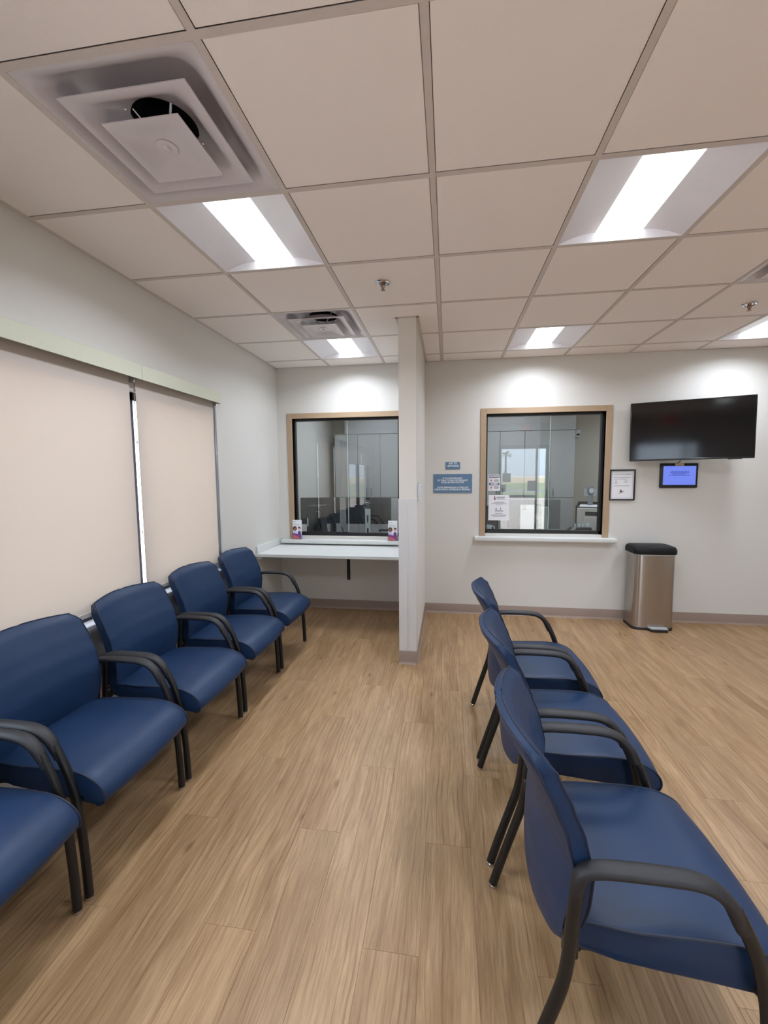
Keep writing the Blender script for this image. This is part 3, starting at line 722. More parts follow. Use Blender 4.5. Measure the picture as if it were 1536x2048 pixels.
# ------------------------------------------------------------------ trash can
tc_ = empty('step_trash_can', (1.982, 4.28, 0), 0, 'stainless steel step trash can with black lid against the wall', 'trash can')
def rrect(hx, hy, r, z, n=8, bow=0.0):
    out = []
    for (sx, sy, a0) in ((1, 1, 0), (-1, 1, 90), (-1, -1, 180), (1, -1, 270)):
        for k in range(n+1):
            a = math.radians(a0+90*k/n); x = sx*(hx-r)+r*math.cos(a); y = sy*(hy-r)+r*math.sin(a)
            out.append([x, y, z])
    # densify straight sides for a bowed front
    res = []
    m = len(out)
    for i in range(m):
        p, q = out[i], out[(i+1) % m]; k = 10 if i % (n+1) == n else 1
        for j in range(k):
            t = j/k; x = p[0]+(q[0]-p[0])*t; y = p[1]+(q[1]-p[1])*t
            if y < 0: y -= bow*(1-(x/hx)**2)
            res.append((x, y, z))
    return res
R = lambda s_, z, r=0.055: rrect(0.186*s_, 0.122*s_, r, z, 8, 0.016)
obj('steel_body', MB().loft([R(1.0, 0.022), R(1.0, 0.028), R(1.0, 0.735)], True, True), STEEL, tc_, ang=30)
obj('base_ring', MB().loft([R(1.025, 0.0), R(1.03, 0.004), R(1.03, 0.020), R(1.005, 0.026)], True, True), BLACKP, tc_)
obj('rim', MB().loft([R(1.012, 0.733), R(1.015, 0.737), R(1.015, 0.745), R(1.0, 0.747)], True, True), SILVER, tc_)
lid = obj('lid', MB().loft([R(1.045, 0.742, 0.05), R(1.06, 0.748, 0.05), R(1.06, 0.775, 0.05), R(1.045, 0.792, 0.05), R(0.99, 0.808, 0.05), R(0.93, 0.813, 0.05), R(0.90, 0.8115, 0.05)], True, True), LIDB, tc_, ang=30)
obj('lid_inset', MB().loft([R(0.86, 0.8105, 0.045), R(0.85, 0.8145, 0.045), R(0.82, 0.8155, 0.04)], True, True), LIDB, lid, ang=30)
pd = obj('foot_pedal', MB().prism([(-0.062, -0.115), (0.112, -0.115), (0.105, -0.186), (-0.045, -0.186)], 'z', 0.026, 0.036), SILVER, tc_)
obj('pedal_pad', MB().prism([(-0.060, -0.125), (0.110, -0.125), (0.102, -0.190), (-0.040, -0.190)], 'z', 0.006, 0.026), BLACKP, pd)
tag(obj('crumb', MB().lathe([(0.004, 0), (0.008, 0.003), (0.005, 0.007)], (0, 0, 0), 7), CRUMB, None, (2.022, 3.745, 0.0)), 'tiny yellow crumb on the floor in front of the trash can', 'crumb')

# ------------------------------------------------------------------ chairs
def make_chair(lab):
    c = empty('waiting_chair', (0,0,0), 0, lab, 'chair', 'blue waiting room chairs')
    # seat: side profile (x,z) lofted across y
    top = [(-0.150, 0.395), (-0.150, 0.430), (-0.140, 0.450), (-0.08, 0.460), (0.0, 0.463), (0.08, 0.466), (0.15, 0.468), (0.205, 0.466), (0.25, 0.459), (0.290, 0.444), (0.320, 0.424), (0.338, 0.400), (0.343, 0.378), (0.337, 0.358), (0.320, 0.347), (0.295, 0.346)]
    bot = [(0.25, 0.352), (0.15, 0.362), (0.05, 0.370), (-0.05, 0.378), (-0.13, 0.385)]
    prof = [p for p in catmull([(a, 0, b) for a, b in top], 2)]+[Vector((a, 0, b)) for a, b in bot]
    ctr = Vector((0.09, 0, 0.415)); HWY = 0.237
    stations = [(-1.0, 0.030), (-0.994, 0.010), (-0.975, 0.0)]+[(-0.975+1.95*i/14, 0.0) for i in range(1, 14)]+[(0.975, 0.0), (0.994, 0.010), (1.0, 0.030)]
    rings = []
    for (s_, ins) in stations:
        ring = []
        for p in prof:
            d = (p-ctr); L_ = d.length; q = ctr+d*(max(0.0, L_-ins*0.35)/L_)
            up_ = max(0.0, (q.z-0.40)/0.07); fr_ = max(0.0, (q.x-0.1)/0.24)
            crown = (1-s_*s_)
            wy = HWY-0.020*max(0, (-q.x-0.02)/0.13)
            ring.append((q.x+0.018*crown*fr_**1.5, s_*wy, q.z+0.012*crown*min(1, up_)))
        rings.append(ring)
    seat = obj('seat', MB().loft(rings, True, True), BLUE, c, ang=50)
    # seam piping along both sides of the seat
    n_ = len(catmull([(a, 0, b) for a, b in top], 2))
    for s_ in (1, -1):
        pts = [(p.x, s_*(HWY-0.020*max(0, (-p.x-0.02)/0.13)-0.0008), p.z-0.001) for p in prof[2:n_-1]]
        obj('piping', MB().sweep(pts, 0.0032, n=6), PIPE, seat)
    # backrest
    fx = [(0.32, -0.140), (0.45, -0.122), (0.53, -0.110), (0.60, -0.107), (0.69, -0.127), (0.76, -0.155), (0.83, -0.188), (0.90, -0.228)]
    hwid = [(0.32, 0.175), (0.36, 0.20), (0.42, 0.222), (0.50, 0.238), (0.60, 0.245), (0.75, 0.244), (0.90, 0.236)]
    conc = [(0.32, 0.030), (0.45, 0.034), (0.60, 0.038), (0.75, 0.046), (0.90, 0.056)]
    thk = [(0.32, 0.034), (0.40, 0.046), (0.50, 0.050), (0.62, 0.045), (0.80, 0.043), (0.90, 0.040)]
    NS, NT = 18, 26
    rings = []; front_edge = {1: [], -1: []}; rear_edge = {1: [], -1: []}; topf = []; topr = []
    for i in range(NT+1):
        t = i/NT; t = t+0.0
        fr_, re_ = [], []
        for k in range(NS+1):
            s_ = -1+2*k/NS
            s_ = math.copysign(abs(s_)**0.8, s_) if s_ else 0
            a = abs(s_)
            zt = 0.874+0.014*(1-s_*s_)-0.016*max(0, (a-0.90)/0.10)**2
            zb = 0.322+0.050*s_*s_+0.02*max(0, (a-0.8)/0.2)**2
            z = zb+(zt-zb)*t
            y = s_*lerp_table(hwid, z)
            x = lerp_table(fx, z)-lerp_table(conc, z)*(1-s_*s_)
            th = lerp_table(thk, z)
            e = min(1.0, (1-t)/0.035, t/0.03+0.25); round_ = math.sqrt(max(0, 1-(1-min(1, e))**2))
            edge = max(0, (a-0.93)/0.07)
            xm = x-th/2; h_ = th/2*(0.45+0.55*round_)*(1-0.10*edge**2)
            fr_.append((xm+h_, y, z)); re_.append((xm-h_, y*(1-0.004), z-0.012*max(0, (z-0.6)/0.3)))
        rings.append(fr_+re_[::-1])
        front_edge[-1].append(fr_[0]); front_edge[1].append(fr_[-1]); rear_edge[-1].append(re_[0]); rear_edge[1].append(re_[-1]); topf, topr = fr_, re_
    m_ = MB().loft(rings)
    # caps as strips
    n2 = 2*(NS+1); f = []
    for base, rev in ((0, True), (NT*n2, False)):
        for k in range(NS):
            q = (base+k, base+k+1, base+n2-2-k, base+n2-1-k); f.append(q[::-1] if rev else q)
    m_.f += f; m_.m += [0]*len(f)
    back = obj('backrest', m_, BLUE, c, ang=52)
    for tri in (front_edge, rear_edge):
        row = topf if tri is front_edge else topr
        path = tri[-1][3:-1]+row[1:-1]+tri[1][3:-1][::-1]
        obj('piping', MB().sweep(path, 0.0030, n=6), PIPE, back)
    # frame
    for s_ in (1, -1):
        y0, y1 = s_*0.262, s_*0.262
        fl = catmull([(0.275, y0, 0.012), (0.272, y0, 0.12), (0.266, y0, 0.24), (0.254, y0, 0.36), (0.228, y0, 0.47), (0.196, y0, 0.545), (0.178, y0, 0.58)], 5)
        leg = obj('leg', MB().sweep(fl, 0.0135, 0.0155, n=14), FRAMEB, c)
        obj('foot_glide', MB().lathe([(0.0125, 0.0), (0.0145, 0.003), (0.0145, 0.012), (0.012, 0.014)], (0.275, y0, 0), 16), CHROME, leg)
        rl = catmull([(-0.275, y0, 0.012), (-0.243, y0, 0.12), (-0.205, y0, 0.24), (-0.178, y0, 0.33), (-0.166, y0, 0.40), (-0.158, y0, 0.50), (-0.150, y0, 0.585)], 5)
        leg = obj('leg', MB().sweep(rl, 0.0135, 0.0155, n=14), FRAMEB, c)
        obj('foot_glide', MB().lathe([(0.0125, 0.0), (0.0145, 0.003), (0.0145, 0.012), (0.012, 0.014)], (-0.275, y0, 0), 16), CHROME, leg)
        ap = catmull([(-0.151, y0, 0.575), (-0.148, y0, 0.605), (-0.136, y0, 0.627), (-0.10, y0, 0.638), (-0.04, y0, 0.641), (0.03, y0, 0.641), (0.09, y0, 0.638), (0.132, y0, 0.625), (0.163, y0, 0.598), (0.180, y0, 0.568), (0.197, y0, 0.535)], 5)
        n = len(ap); a_ = []; b_ = []
        for i in range(n):
            u = i/(n-1); k = math.sin(PI*min(1, max(0, (u-0.06)/0.88)))**0.6
            a_.append(0.0150+0.0085*k); b_.append(0.0165-0.0025*k)
        obj('armrest', MB().sweep(ap, a_, b_, n=16), ARMP, c)
        obj('back_bracket', MB().box(-0.175, -0.142, s_*0.236, s_*0.262, 0.40, 0.45, 0.003), FRAMEB, c)
        obj('seat_rail', MB().sweep(catmull([(-0.16, s_*0.255, 0.372), (-0.12, s_*0.20, 0.368), (0.20, s_*0.20, 0.356), (0.252, s_*0.257, 0.372)], 4), 0.009, n=8), FRAMEB, c)
    obj('cross_bar', MB().sweep([(0.06, -0.19, 0.362), (0.06, 0.19, 0.362)], 0.010, hint=(1,0,0), n=8), FRAMEB, c)
    obj('cross_bar', MB().sweep([(-0.13, -0.215, 0.376), (-0.13, 0.215, 0.376)], 0.010, hint=(1,0,0), n=8), FRAMEB, c)
    obj('seat_pan', MB().box(-0.12, 0.25, -0.20, 0.20, 0.352, 0.366, 0.004), BLACKP, c)
    return c
CH = [(-1.56, 0.882, 'blue waiting chair at the bottom left corner, only seat front and one armrest showing'),
      (-1.56, 1.454, 'blue waiting chair second nearest in the window row, cut by the photo edge'),
      (-1.56, 2.031, 'blue waiting chair in the middle of the window row, in front of the shade gap'),
      (-1.56, 2.617, 'blue waiting chair in the window row, next to the one beside the counter'),
      (-1.56, 3.204, 'blue waiting chair farthest along the window row, right beside the counter'),
      (0.45, 2.368, 'blue waiting chair of the free standing row closest to the reception wall'),
      (0.45, 1.780, 'middle blue waiting chair of the free standing row of three'),
      (0.45, 1.170, 'large looking nearest blue waiting chair at the bottom right, seen from behind')]
proto = make_chair(CH[0][2])
for i, (x, y, lab) in enumerate(CH):
    o = proto if i == 0 else copy_tree(proto)
    o.location = (x, y, 0); o['label'] = lab
    o['group'] = 'chairs along the window wall' if x < 0 else 'free standing row of chairs'

# ------------------------------------------------------------------ brochure holders on the sill
def brochure(x, lab):
    y = YB-0.045; z = 0.797
    h = empty('brochure_holder', (x, y, z), 0, lab, 'brochure holder', 'brochure holders on the counter sill')
    hd = MB().box(-0.056, 0.056, 0.016, 0.018, 0, 0.115).box(-0.056, 0.056, -0.016, -0.014, 0, 0.055).box(-0.056, -0.054, -0.016, 0.018, 0, 0.085).box(0.054, 0.056, -0.016, 0.018, 0, 0.085).box(-0.056, 0.056, -0.016, 0.018, 0, 0.003)
    obj('clear_pocket', hd, ACRYL, h)
    b = tag(obj('brochure', MB().box(-0.050, 0.050, -0.004, 0.012, 0.004, 0.218), PAPER, None, (x, y, z)), lab.replace('clear holder standing', 'white and purple brochures'), 'brochure', 'brochures on the counter sill')
    pr = MB(); yy = (-0.0046, -0.0041)
    def pol(p, mi): pr.cur = mi; pr.prism(p, 'y', yy[0]-0.00015*mi, yy[1])
    def ell(cx, cz, rx, rz, mi): pol([(cx+rx*math.cos(2*PI*k/14), cz+rz*math.sin(2*PI*k/14)) for k in range(14)], mi)
    pol([(-0.05, 0.075), (-0.05, 0.098), (-0.028, 0.100), (-0.004, 0.085), (0.012, 0.05), (-0.02, 0.05)], 0)          # pale shirt
    pol([(0.008, 0.045), (0.008, 0.085), (0.022, 0.098), (0.040, 0.092), (0.046, 0.045)], 1)                           # purple jacket
    ell(-0.026, 0.122, 0.024, 0.026, 2); ell(-0.024, 0.117, 0.013, 0.018, 3); ell(0.026, 0.126, 0.016, 0.019, 2); ell(0.024, 0.116, 0.011, 0.015, 4)
    pol([(-0.05, 0.004), (-0.05, 0.072), (-0.02, 0.066), (0.05, 0.044), (0.05, 0.004)], 5)
    pol([(-0.05, 0.004), (-0.05, 0.045), (-0.01, 0.038), (0.03, 0.018), (0.028, 0.004)], 6)
    obj('cover_print', pr, [LILAC, PURP, HAIR1, SKIN1, SKIN2, VIOL, CORAL], b)
    sp = [(-0.042, -0.034, 0.200, 0.010), (-0.028, -0.006, 0.200, 0.004)]
    for zz, xb in ((0.178, -0.01), (0.166, 0.036), (0.152, 0.022)): sp.append((-0.042, xb, zz, 0.003))
    obj('printed_lines', lines_mb(sp, -0.0044), INK, b)
brochure(-1.722+0.042, 'clear holder standing at the left end of the counter sill')
brochure(-0.590, 'clear holder standing at the right end of the counter sill beside the partition')

# ------------------------------------------------------------------ notices on window 3 glass
GYF = YB+0.0435
ns = empty('safety_notice', (0.494, GYF, 1.425), 0, 'small NOTICE and AVISO sticker on the right reception window glass', 'notice')
obj('sheet', MB().box(-0.060, 0.060, -0.0008, 0.0, -0.086, 0.086, 0), PAPER, ns)
bn = MB().box(-0.053, 0.053, -0.0014, -0.0008, 0.050, 0.080).box(-0.053, 0.053, -0.0014, -0.0008, -0.028, 0.000)
bb = obj('header_band', bn, NAVY, ns)
obj('lettering', text_mb([('NOTICE', 0.096, 0.018)], bold=0.0012), LETTER, bb, (0, -0.002, 0.065))
obj('lettering', text_mb([('AVISO', 0.088, 0.018)], bold=0.0012), LETTER, bb, (0, -0.002, -0.014))
for zc in (0.025, -0.052):
    rg = MB(); rg.sweep([(-0.032+0.0185*math.cos(2*PI*k/24), -0.0012, zc+0.0185*math.sin(2*PI*k/24)) for k in range(24)], 0.0022, 0.0008, hint=(0,1,0), n=5, closed=True)
    rg.box(-0.0335, -0.0305, -0.0015, -0.0008, zc-0.017, zc+0.017)
    ro = obj('prohibition_ring', rg, RED, ns)
    # tilt the bar only: simple phone pictogram beside the text
    obj('pictogram', MB().box(-0.040, -0.024, -0.0012, -0.0008, zc-0.006, zc+0.004, 0), INK, ns)
    obj('printed_lines', lines_mb([(-0.006, 0.046, zc+0.012, 0.006), (-0.006, 0.050, zc, 0.006), (-0.004, 0.044, zc-0.012, 0.006)], -0.0008), INK, ns)
pn = empty('paper_notice', (0.545, GYF, 1.158), 0, 'white paper notice taped low on the left of the right reception window', 'notice')
obj('sheet', MB().box(-0.108, 0.108, -0.0010, -0.0004, -0.136, 0.136), PAPER, pn)
sp = [(-0.026, 0.062, 0.114, 0.006), (-0.026, 0.058, 0.102, 0.006), (-0.024, 0.07, 0.090, 0.003), (-0.046, 0.056, 0.058, 0.005), (-0.078, 0.082, 0.042, 0.005), (-0.030, 0.040, 0.030, 0.003), (-0.040, 0.040, -0.064, 0.004), (-0.078, 0.078, -0.080, 0.006), (-0.064, 0.066, -0.092, 0.004)]
obj('printed_lines', lines_mb(sp, -0.0010), INK, pn)
obj('emblem', MB().box(-0.047, -0.039, -0.0016, -0.0010, 0.112, 0.124).prism([(-0.046, 0.112), (-0.040, 0.112), (-0.034, 0.094), (-0.038, 0.084), (-0.048, 0.084), (-0.052, 0.094)], 'y', -0.0016, -0.0010), mat('emblem_red', srgb(120, 40, 48), 0.6), pn)
obj('card_picture', MB().box(-0.040, 0.046, -0.0016, -0.0010, -0.038, -0.030).box(-0.034, -0.020, -0.0016, -0.0010, -0.022, -0.008).box(0.016, 0.022, -0.0016, -0.0010, -0.022, 0.004), mat('ink_violet', srgb(118, 104, 130), 0.7), pn)
p3 = empty('paper_sheet', (0.845, YB+0.064, 1.055), 0, 'white sheet hanging low in the middle of the right reception window', 'paper sheet')
obj('sheet', MB().box(-0.072, 0.072, -0.0006, 0.0, -0.135, 0.135), PAPER, p3)
obj('printed_lines', lines_mb([(-0.050, -0.012, 0.120, 0.003), (-0.050, -0.010, 0.086, 0.006), (-0.046, -0.014, 0.094, 0.003)], -0.0006), INK, p3)

# ------------------------------------------------------------------ office behind the windows
OFY = 6.72
struct('wall_office_back', MB().box(XL-T, XR+T, OFY, OFY+0.14, 0, ZC+0.22), OFFW, 'office back wall behind the cabinets')
struct('wall_office_soffit', MB().box(-1.60, 1.838, 6.30, OFY, 2.146, ZC+0.22), mat('soffit_paint', srgb(172, 172, 172), 0.6), 'grey soffit above the office cabinets')
for (nm, x0, x1, seams, hseam, lab, hdl) in (('tall_cabinet', -1.765, -0.70, [-1.395, -1.04], [-1.395], 'tall grey laminate cabinet seen through the left reception window', -1.18),
                                        ('tall_cabinet', 0.42, 1.128, [0.773], [0.773], 'tall grey laminate cabinet at the left side of the right reception window', 0.773),
                                        ('tall_cabinet', 1.132, 1.838, [1.494], [1.494], 'tall grey laminate cabinet at the right side of the right reception window', 1.494),
                                        ('tall_cabinet', -0.69, 0.415, [-0.13], [-0.13], 'tall grey laminate cabinet between the two reception windows', -0.13)):
    c_ = empty(nm, ((x0+x1)/2, 6.5, 0), 0, lab, 'cabinet', 'office wall cabinets')
    xc = (x0+x1)/2
    obj('body', MB().box(x0-xc, x1-xc, -0.18, 0.21, 0.0, 2.144), CAB, c_)
    edges = [x0]+seams+[x1]
    for (a, b) in zip(edges, edges[1:]):
        for (za, zb, dn) in ((0.10, 1.150, 'door'), (1.160, 2.138, 'door')):
            d_ = obj(dn, MB().box(a-xc+0.003, b-xc-0.003, -0.20, -0.1802, za, zb, 0.0015), CAB, c_)
            hx = None
            if len(seams) == 1: hx = (b-0.045) if b == seams[0] else (a+0.045)
            elif abs(a-seams[0]) < 1e-6: hx = -1.20
            if len(seams) == 2: hx = -1.255 if abs(a-seams[0]) < 1e-6 else (None)
            if hx is not None:
                for hx2 in ((hx,) if len(seams) == 1 else (-1.255, -1.185)):
                    z_ = 1.185 if za > 1 else 1.02
                    p_ = catmull([(hx2-xc, -0.200, z_), (hx2-xc, -0.222, z_+0.012), (hx2-xc, -0.226, z_+0.055), (hx2-xc, -0.222, z_+0.098), (hx2-xc, -0.200, z_+0.11)], 4)
                    obj('handle', MB().sweep(p_, 0.005, hint=(1,0,0), n=8), CABH, d_)
# vertical dark gap of the left cabinet pair
desk = empty('reception_desk', (0, 4.9, 0), 0, 'white office desk top behind the reception windows', 'desk')
obj('worktop', MB().box(XL+0.01, 2.6, -0.34, 0.36, 0.72, 0.752, 0.003), WHITEL, desk)
for x in (-1.85, -0.3, 1.0, 2.5): obj('leg', MB().box(x-0.03, x+0.03, -0.3, 0.32, 0, 0.72, 0.003), GUARD, desk)
DZ = 0.752
def monitor(x, y, wd, ht, zb, rz, body, lab, ringlogo=False, standm=SILVER, stx=0.0, sth=None):
    m_ = empty('computer_monitor', (x, y, DZ), rz, lab, 'monitor', 'computer monitors behind the glass')
    obj('display_back', MB().box(-wd/2, wd/2, 0.0, 0.03, zb, zb+ht, 0.006, 2).box(-wd*0.32, wd*0.32, -0.018, 0.004, zb+ht*0.08, zb+ht*0.75, 0.010), body, m_)
    st = MB().box(stx-0.034, stx+0.034, -0.040, -0.022, 0.005, sth or (zb+ht*0.56), 0.004)
    so = obj('stand', st, standm, m_)
    obj('stand_base', MB().box(-0.13, 0.13, -0.10, 0.10, 0.0, 0.012, 0.004), standm, m_)
    return m_, so
ma, _ = monitor(-1.625, 5.07, 0.50, 0.34, 0.135, 0.28, DARKPL, 'dark computer monitor in the corner behind the left reception window', standm=DARKPL)
mb_, so = monitor(-0.955, 4.86, 0.56, 0.325, 0.165, 0.0, DARKPL, 'black computer monitor with round DELL logo behind the left reception window', sth=0.355)
obj('logo_ring', MB().sweep([(-0.005+0.026*math.cos(2*PI*k/28), -0.019, 0.430+0.026*math.sin(2*PI*k/28)) for k in range(28)], 0.003, 0.0015, n=6, closed=True), PLATE, mb_)
obj('lettering', text_mb([('DELL', 0.040, 0.012)], bold=0.0012), PLATE, mb_, (-0.005, -0.0195, 0.430))
obj('cable_slot', MB().box(-0.010, 0.010, -0.0405, -0.0395, 0.19, 0.275).box(-0.010, 0.010, -0.0405, -0.0395, 0.04, 0.12), BLACKA, so)
mc, so2 = monitor(1.000, 4.90, 0.60, 0.345, 0.12, 0.10, PEWTER, 'silver computer monitor with DELL lettering behind the right reception window', stx=0.105, sth=0.385)
obj('lettering', text_mb([('DELL', 0.062, 0.016)], bold=0.0008), INKD, mc, (0.05, -0.0185, 0.405))
obj('disc_emblem', MB().sweep([(0.03, -0.022, 0.27), (0.03, -0.018, 0.27)], 0.034, hint=(1,0,0), n=24), CHROME, mc)
# tower
tw = empty('computer_tower', (-1.565, 4.74, DZ), 0.0, 'black computer tower in the left corner of the left reception window', 'computer')
obj('case', MB().box(-0.09, 0.09, -0.12, 0.12, 0.0, 0.40, 0.006), DARKPL, tw)
obj('rear_panel', MB().box(-0.03, 0.02, -0.124, -0.119, 0.05, 0.30, 0.001).box(-0.075, -0.045, -0.124, -0.119, 0.30, 0.36, 0.001), BLACKP, tw)
obj('white_label', MB().box(-0.078, -0.068, -0.1235, -0.119, 0.16, 0.26), PLATE, tw)
obj('latch', MB().sweep([(0.03, -0.122, 0.335), (0.075, -0.122, 0.335)], 0.004, n=6), CHROME, tw)
rnd = random.Random(3)
for k, clab in enumerate(('dark cable loop on the desk nearest the computer tower', 'dark cable on the desk nearest the black monitor stand')):
    x0 = -1.44+0.19*k
    tag(obj('computer_cable', MB().sweep(catmull([(x0, 4.70, DZ+0.18-0.03*k), (x0+0.05, 4.66+0.03*k, DZ+0.03+0.02*k), (x0+0.11, 4.68+0.03*k, DZ+0.07-0.012*k), (x0+0.17, 4.70+0.02*k, DZ+0.032)], 6), 0.005, n=6), CABLE), clab, 'cable', 'computer cables on the desk')
tag(obj('paper_tray', MB().box(-1.42, -1.12, 4.62, 4.85, DZ, DZ+0.022, 0.003), TEAL), 'teal and white tray on the desk behind the left reception window', 'tray')
ph = empty('desk_phone', (-0.66, 4.66, DZ), 0, 'black desk phone behind the glass near the right brochure holder', 'phone')
obj('base', MB().prism([(-0.09, 0.0), (0.09, 0.0), (0.09, 0.05), (-0.09, 0.10)], 'x', -0.10, 0.08), BLACKP, ph)
obj('handset', MB().sweep(catmull([(-0.13, 0, 0.115), (-0.09, 0, 0.125), (0.02, 0, 0.125), (0.06, 0, 0.115)], 4), 0.022, 0.016, n=10), BLACKP, ph)
# right window items
mg = empty('coffee_mug', (0.452, 4.655, 0.858), 0, 'pale blue coffee mug in the left corner of the right reception window', 'mug')
obj('cup', MB().lathe([(0.036, 0.0), (0.040, 0.004), (0.041, 0.088), (0.0385, 0.088), (0.037, 0.01)], n=28, cap1=False), MUG, mg)
obj('handle', MB().sweep(catmull([(0.038, 0, 0.075), (0.060, 0, 0.075), (0.072, 0, 0.055), (0.068, 0, 0.028), (0.038, 0, 0.016)], 5), 0.006, n=8), MUG, mg)
obj('printed_lines', MB().box(0.0, 0.032, -0.0405, -0.036, 0.030, 0.036).box(-0.002, 0.030, -0.0415, -0.036, 0.018, 0.023).box(-0.024, -0.012, -0.0425, -0.034, 0.014, 0.046), INKD, mg)
struct('trim_1', MB().box(W2[0]-0.05, W2[1]+0.05, YB+TB, YB+TB+0.16, 0.826, 0.857, 0.002), WHITEL, 'inner sill ledge of the right reception window')
struct('trim_2', MB().box(W1[0]-0.05, W1[1]+0.05, YB+TB, YB+TB+0.05, 0.75, 0.80, 0.002), WHITEL, 'inner sill ledge of the left reception window')
bxx = empty('black_file_box', (0.515, 4.86, DZ), 0, 'black box behind the mug and paper notice', 'box')
obj('shell', MB().box(-0.12, 0.06, -0.08, 0.12, 0, 0.40, 0.004), BLACKP, bxx)
obj('front_panel', MB().box(-0.045, 0.05, -0.084, -0.079, 0.03, 0.20, 0.002), DARKPL, bxx)
pr = empty('office_copier', (1.895, 5.75, 0), -0.32, 'grey office copier at the right behind the reception glass', 'copier')
obj('body', MB().box(-0.16, 0.40, -0.22, 0.28, 0.0, 1.065, 0.006), PRNT, pr)
obj('side_panel', MB().box(-0.175, -0.158, -0.22, 0.28, 0.0, 1.09, 0.003), DARKPL, pr)
obj('paper_tray', MB().box(-0.16, 0.22, -0.20, 0.26, 1.066, 1.076).box(-0.16, 0.22, 0.22, 0.26, 1.07, 1.12, 0.002).box(0.16, 0.22, -0.20, 0.26, 1.07, 1.115, 0.002), DARKPL, pr)
obj('paper_stack', MB().box(-0.13, 0.15, -0.18, 0.20, 1.0765, 1.085), PAPER, pr)
obj('front_slot', MB().box(-0.06, 0.36, -0.226, -0.219, 0.97, 1.02), BLACKA, pr)
obj('drawer', MB().box(-0.07, 0.38, -0.228, -0.219, 0.45, 0.955, 0.003), PRNT, pr)
sd = empty('sanitizer_bottle', (1.915, 5.83, 1.142), 0, 'grey and white dispenser standing on the copier below the switches', 'dispenser')
obj('bottle', MB().lathe([(0.030, -0.055), (0.032, 0.0), (0.032, 0.07), (0.026, 0.085)], n=16), BOTTLE, sd)
obj('hood', MB().lathe([(0.030, 0.085), (0.046, 0.11), (0.046, 0.165), (0.030, 0.20), (0.010, 0.21)], n=18), BOTTLE, sd)
obj('drip_face', MB().sweep([(0, -0.035, 0.14), (0.0, -0.052, 0.14)], 0.028, 0.034, hint=(1,0,0), n=16), PLATE, sd)
og = empty('desk_organizer', (1.478, 4.72, DZ), 0, 'black organizer holding white tipped pens in the right corner of the reception window', 'organizer')
obj('pocket', MB().box(-0.085, 0.085, -0.05, 0.05, 0.0, 0.175, 0.006), BLACKP, og)
for k in range(6):
    x = -0.07+0.028*k; pe = obj('pen', MB().sweep([(x, 0.0, 0.10), (x+rnd.uniform(-0.012, 0.012), rnd.uniform(-0.02, 0.02), 0.205+rnd.uniform(0, 0.02))], 0.006, n=6), mat('pen_white', srgb(206, 222, 240), 0.4), og)
ph2 = empty('black_phone', (1.375, 4.70, DZ), 0, 'black slanted phone beside the pen organizer', 'phone')
obj('base', MB().prism([(-0.13, 0.0), (0.02, 0.0), (0.02, 0.16), (-0.01, 0.17), (-0.12, 0.07)], 'y', -0.06, 0.08), BLACKP, ph2)
obj('handset', MB().sweep(catmull([(-0.12, -0.075, 0.075), (-0.06, -0.085, 0.125), (0.0, -0.075, 0.175)], 4), 0.014, 0.016, n=8), CHROME, ph2)
tag(obj('red_marker', MB().lathe([(0.016, 0), (0.018, 0.03), (0.018, 0.05), (0.012, 0.055)], (1.86, 5.3, DZ), 12).lathe([(0.014, 0.055), (0.014, 0.11)], (1.86, 5.3, DZ), 12), RED), 'small red capped item beside the copier', 'marker')
# switches, strobe
for (x, lab) in ((2.145, 'left of two white switch plates on the office wall'), (2.255, 'right of two white switch plates on the office wall')):
    sw = empty('switch_plate', (x, OFY, 1.215), 0, lab, 'switch plate', 'switch plates on the office wall')
    obj('plate', MB().box(-0.036, 0.036, -0.006, -0.0004, -0.058, 0.058, 0.002), PLATE, sw)
    obj('rocker', MB().box(-0.016, 0.016, -0.010, -0.005, -0.034, 0.034, 0.002), PLATE, sw)
sb = empty('alarm_strobe', (1.985, OFY, 2.12), 0, 'white wall alarm strobe high beside the office cabinets', 'alarm')
obj('housing', MB().box(-0.036, 0.036, -0.04, -0.0004, -0.06, 0.06, 0.006), PLATE, sb)
obj('lens', MB().sweep([(0, -0.038, -0.015), (0, -0.055, -0.015)], 0.022, 0.018, hint=(1,0,0), n=16), DARKPL, sb)
# office ceiling and lights
ocl = struct('ceiling_office', MB().box(XL, XR, YB+TB, OFY, ZC+0.001, ZC+0.02), TILE, 'office ceiling')
for (x, y, lab) in ((-1.0, 5.45, 'lit office ceiling light behind the left reception window'), (0.9, 5.45, 'lit office ceiling light behind the right reception window'), (2.7, 5.45, 'lit office ceiling light at the far right of the office')):
    t = place_troffer(lab, x, y, 'office ceiling lights'); t.location.z = ZC-0.008

# ------------------------------------------------------------------ entrance behind the camera (seen mirrored in the glass)
dm = MB()
dY0, dY1 = YF-0.10, YF-0.04
for (a, b) in ((DX0, DX0+0.09), (2.125, 2.165), (DX1-0.10, DX1)): dm.box(a, b, dY0, dY1, 0, DZ1)
dm.box(DX0, DX1, dY0, dY1, 2.10, DZ1); dm.box(DX0, DX1, dY0, dY1, 0.0, 0.10)
dr = struct('door_1', dm, mat('door_alu', srgb(120, 120, 124), 0.4, 0.6), 'glazed entrance door behind the camera')
obj('pane', MB().box(DX0+0.09, 2.125, YF-0.075, YF-0.069, 0.10, 2.10), OUTGL, dr)
obj('pane', MB().box(2.165, DX1-0.10, YF-0.075, YF-0.069, 0.10, 2.10), OUTGL, dr)
obj('push_bar', MB().box(DX0+0.05, 2.14, YF-0.055, YF-0.02, 0.915, 0.975, 0.006), mat('door_alu', srgb(120, 120, 124), 0.4, 0.6), dr)
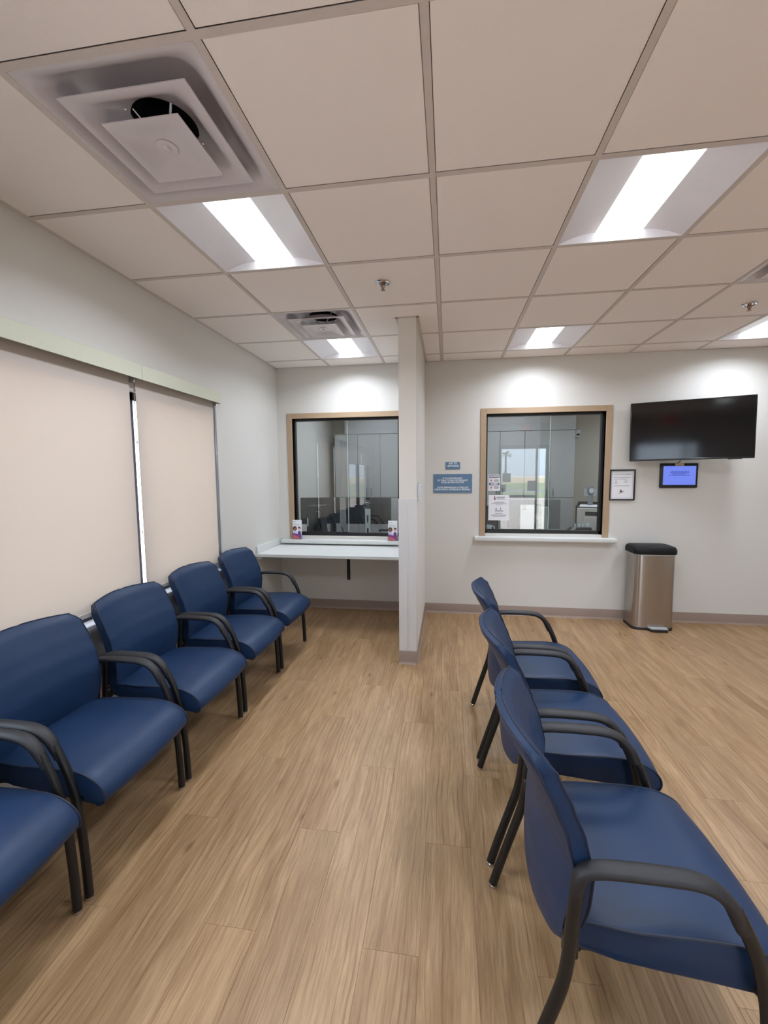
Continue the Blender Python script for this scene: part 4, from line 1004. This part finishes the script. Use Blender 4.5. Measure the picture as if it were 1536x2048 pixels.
for (x, z, w_, h_, lab) in ((1.44, 1.40, 0.20, 0.22, 'grey backed sheet taped high on the entrance door'), (1.36, 1.14, 0.14, 0.18, 'grey backed sheet taped low on the entrance door'), (2.05, 1.20, 0.22, 0.25, 'grey backed sheet taped beside the entrance door edge')):
    ds = empty('door_notice', (x, YF-0.069, z), 0, lab, 'notice', 'sheets taped to the entrance door')
    obj('sheet', MB().box(-w_/2, w_/2, 0.0005, 0.002, -h_/2, h_/2), PAPER, ds)
ex = empty('exit_sign', (1.86, YF, 2.585), 0, 'white exit sign with red letters above the entrance door', 'exit sign')
obj('housing', MB().box(-0.16, 0.16, 0.0005, 0.045, -0.09, 0.09, 0.006), PLATE, ex)
to = obj('lettering', text_mb([('EXIT', 0.24, 0.12)], bold=0.004), EXITR, ex, (0, 0.047, 0), (0, 0, PI))
# outdoors
struct('ground_outside', MB().box(-160, 160, -160, YF-T-0.001, -0.20, -0.06).box(-160, XL-T-0.001, YF-T-0.001, 120, -0.20, -0.06), CONC, 'pale concrete paving outside')
struct('ground_grass_strip', MB().box(-120, 120, -24, -17.5, -0.06, -0.045).box(-120, 120, -52, -30, -0.06, -0.045), GRASS, 'grass strips outside the entrance')
struct('ground_road', MB().box(-120, 120, -29.5, -24.5, -0.06, -0.05), ASPH, 'road outside the entrance')
struct('ground_dirt', MB().box(-120, 120, -110, -52.5, -0.06, -0.04), DIRT, 'bare dirt field far outside')
for (x, y, h_, lab) in ((4.0, -38, 9.0, 'tall wooden utility pole outside, mirrored in the right reception glass'), (2.1, -46, 8.0, 'shorter wooden utility pole outside, mirrored in the right reception glass')):
    u_ = empty('utility_pole', (x, y, -0.05), 0, lab, 'pole', 'utility poles outside')
    obj('shaft', MB().lathe([(0.14, 0), (0.09, h_)], n=10), TRUNK, u_)
    obj('cross_arm', MB().box(-0.9, 0.9, -0.05, 0.05, h_-0.9, h_-0.78), TRUNK, u_)
def palm(x, y, h_, seed, lab):
    r_ = random.Random(seed); p_ = empty('palm_tree', (x, y, -0.05), 0, lab, 'palm tree', 'palms outside')
    obj('trunk', MB().lathe([(0.30, 0), (0.22, h_*0.5), (0.2, h_)], n=8), TRUNK, p_)
    fr = MB()
    for k in range(16):
        a = 2*PI*k/16+r_.uniform(-.2, .2); el = r_.uniform(-0.5, 0.9); L_ = r_.uniform(1.6, 2.2); d = Vector((math.cos(a)*math.cos(el), math.sin(a)*math.cos(el), math.sin(el)))
        sd_ = Vector((-math.sin(a), math.cos(a), 0))
        b0 = Vector((0, 0, h_)); m1 = b0+d*L_*0.55; e1 = b0+d*L_-Vector((0, 0, 0.5))
        fr.add([b0, m1+sd_*0.28, e1, m1-sd_*0.28, m1+Vector((0,0,-0.08))], [(0,1,2,4), (0,4,2,3)])
    obj('fronds', fr, LEAFP, p_)
for i, (x, y, h_) in enumerate(((4.6, -88, 6.5), (7.5, -92, 7.0), (11.5, -96, 6.0), (13.5, -90, 5.5), (2.0, -95, 5.5))):
    palm(x, y, h_, i, ['palm tree nearest the taller utility pole outside', 'tallest palm tree outside the entrance', 'palm tree right of the tallest palm outside', 'lowest right palm tree outside the entrance', 'palm tree far left outside the entrance'][i])
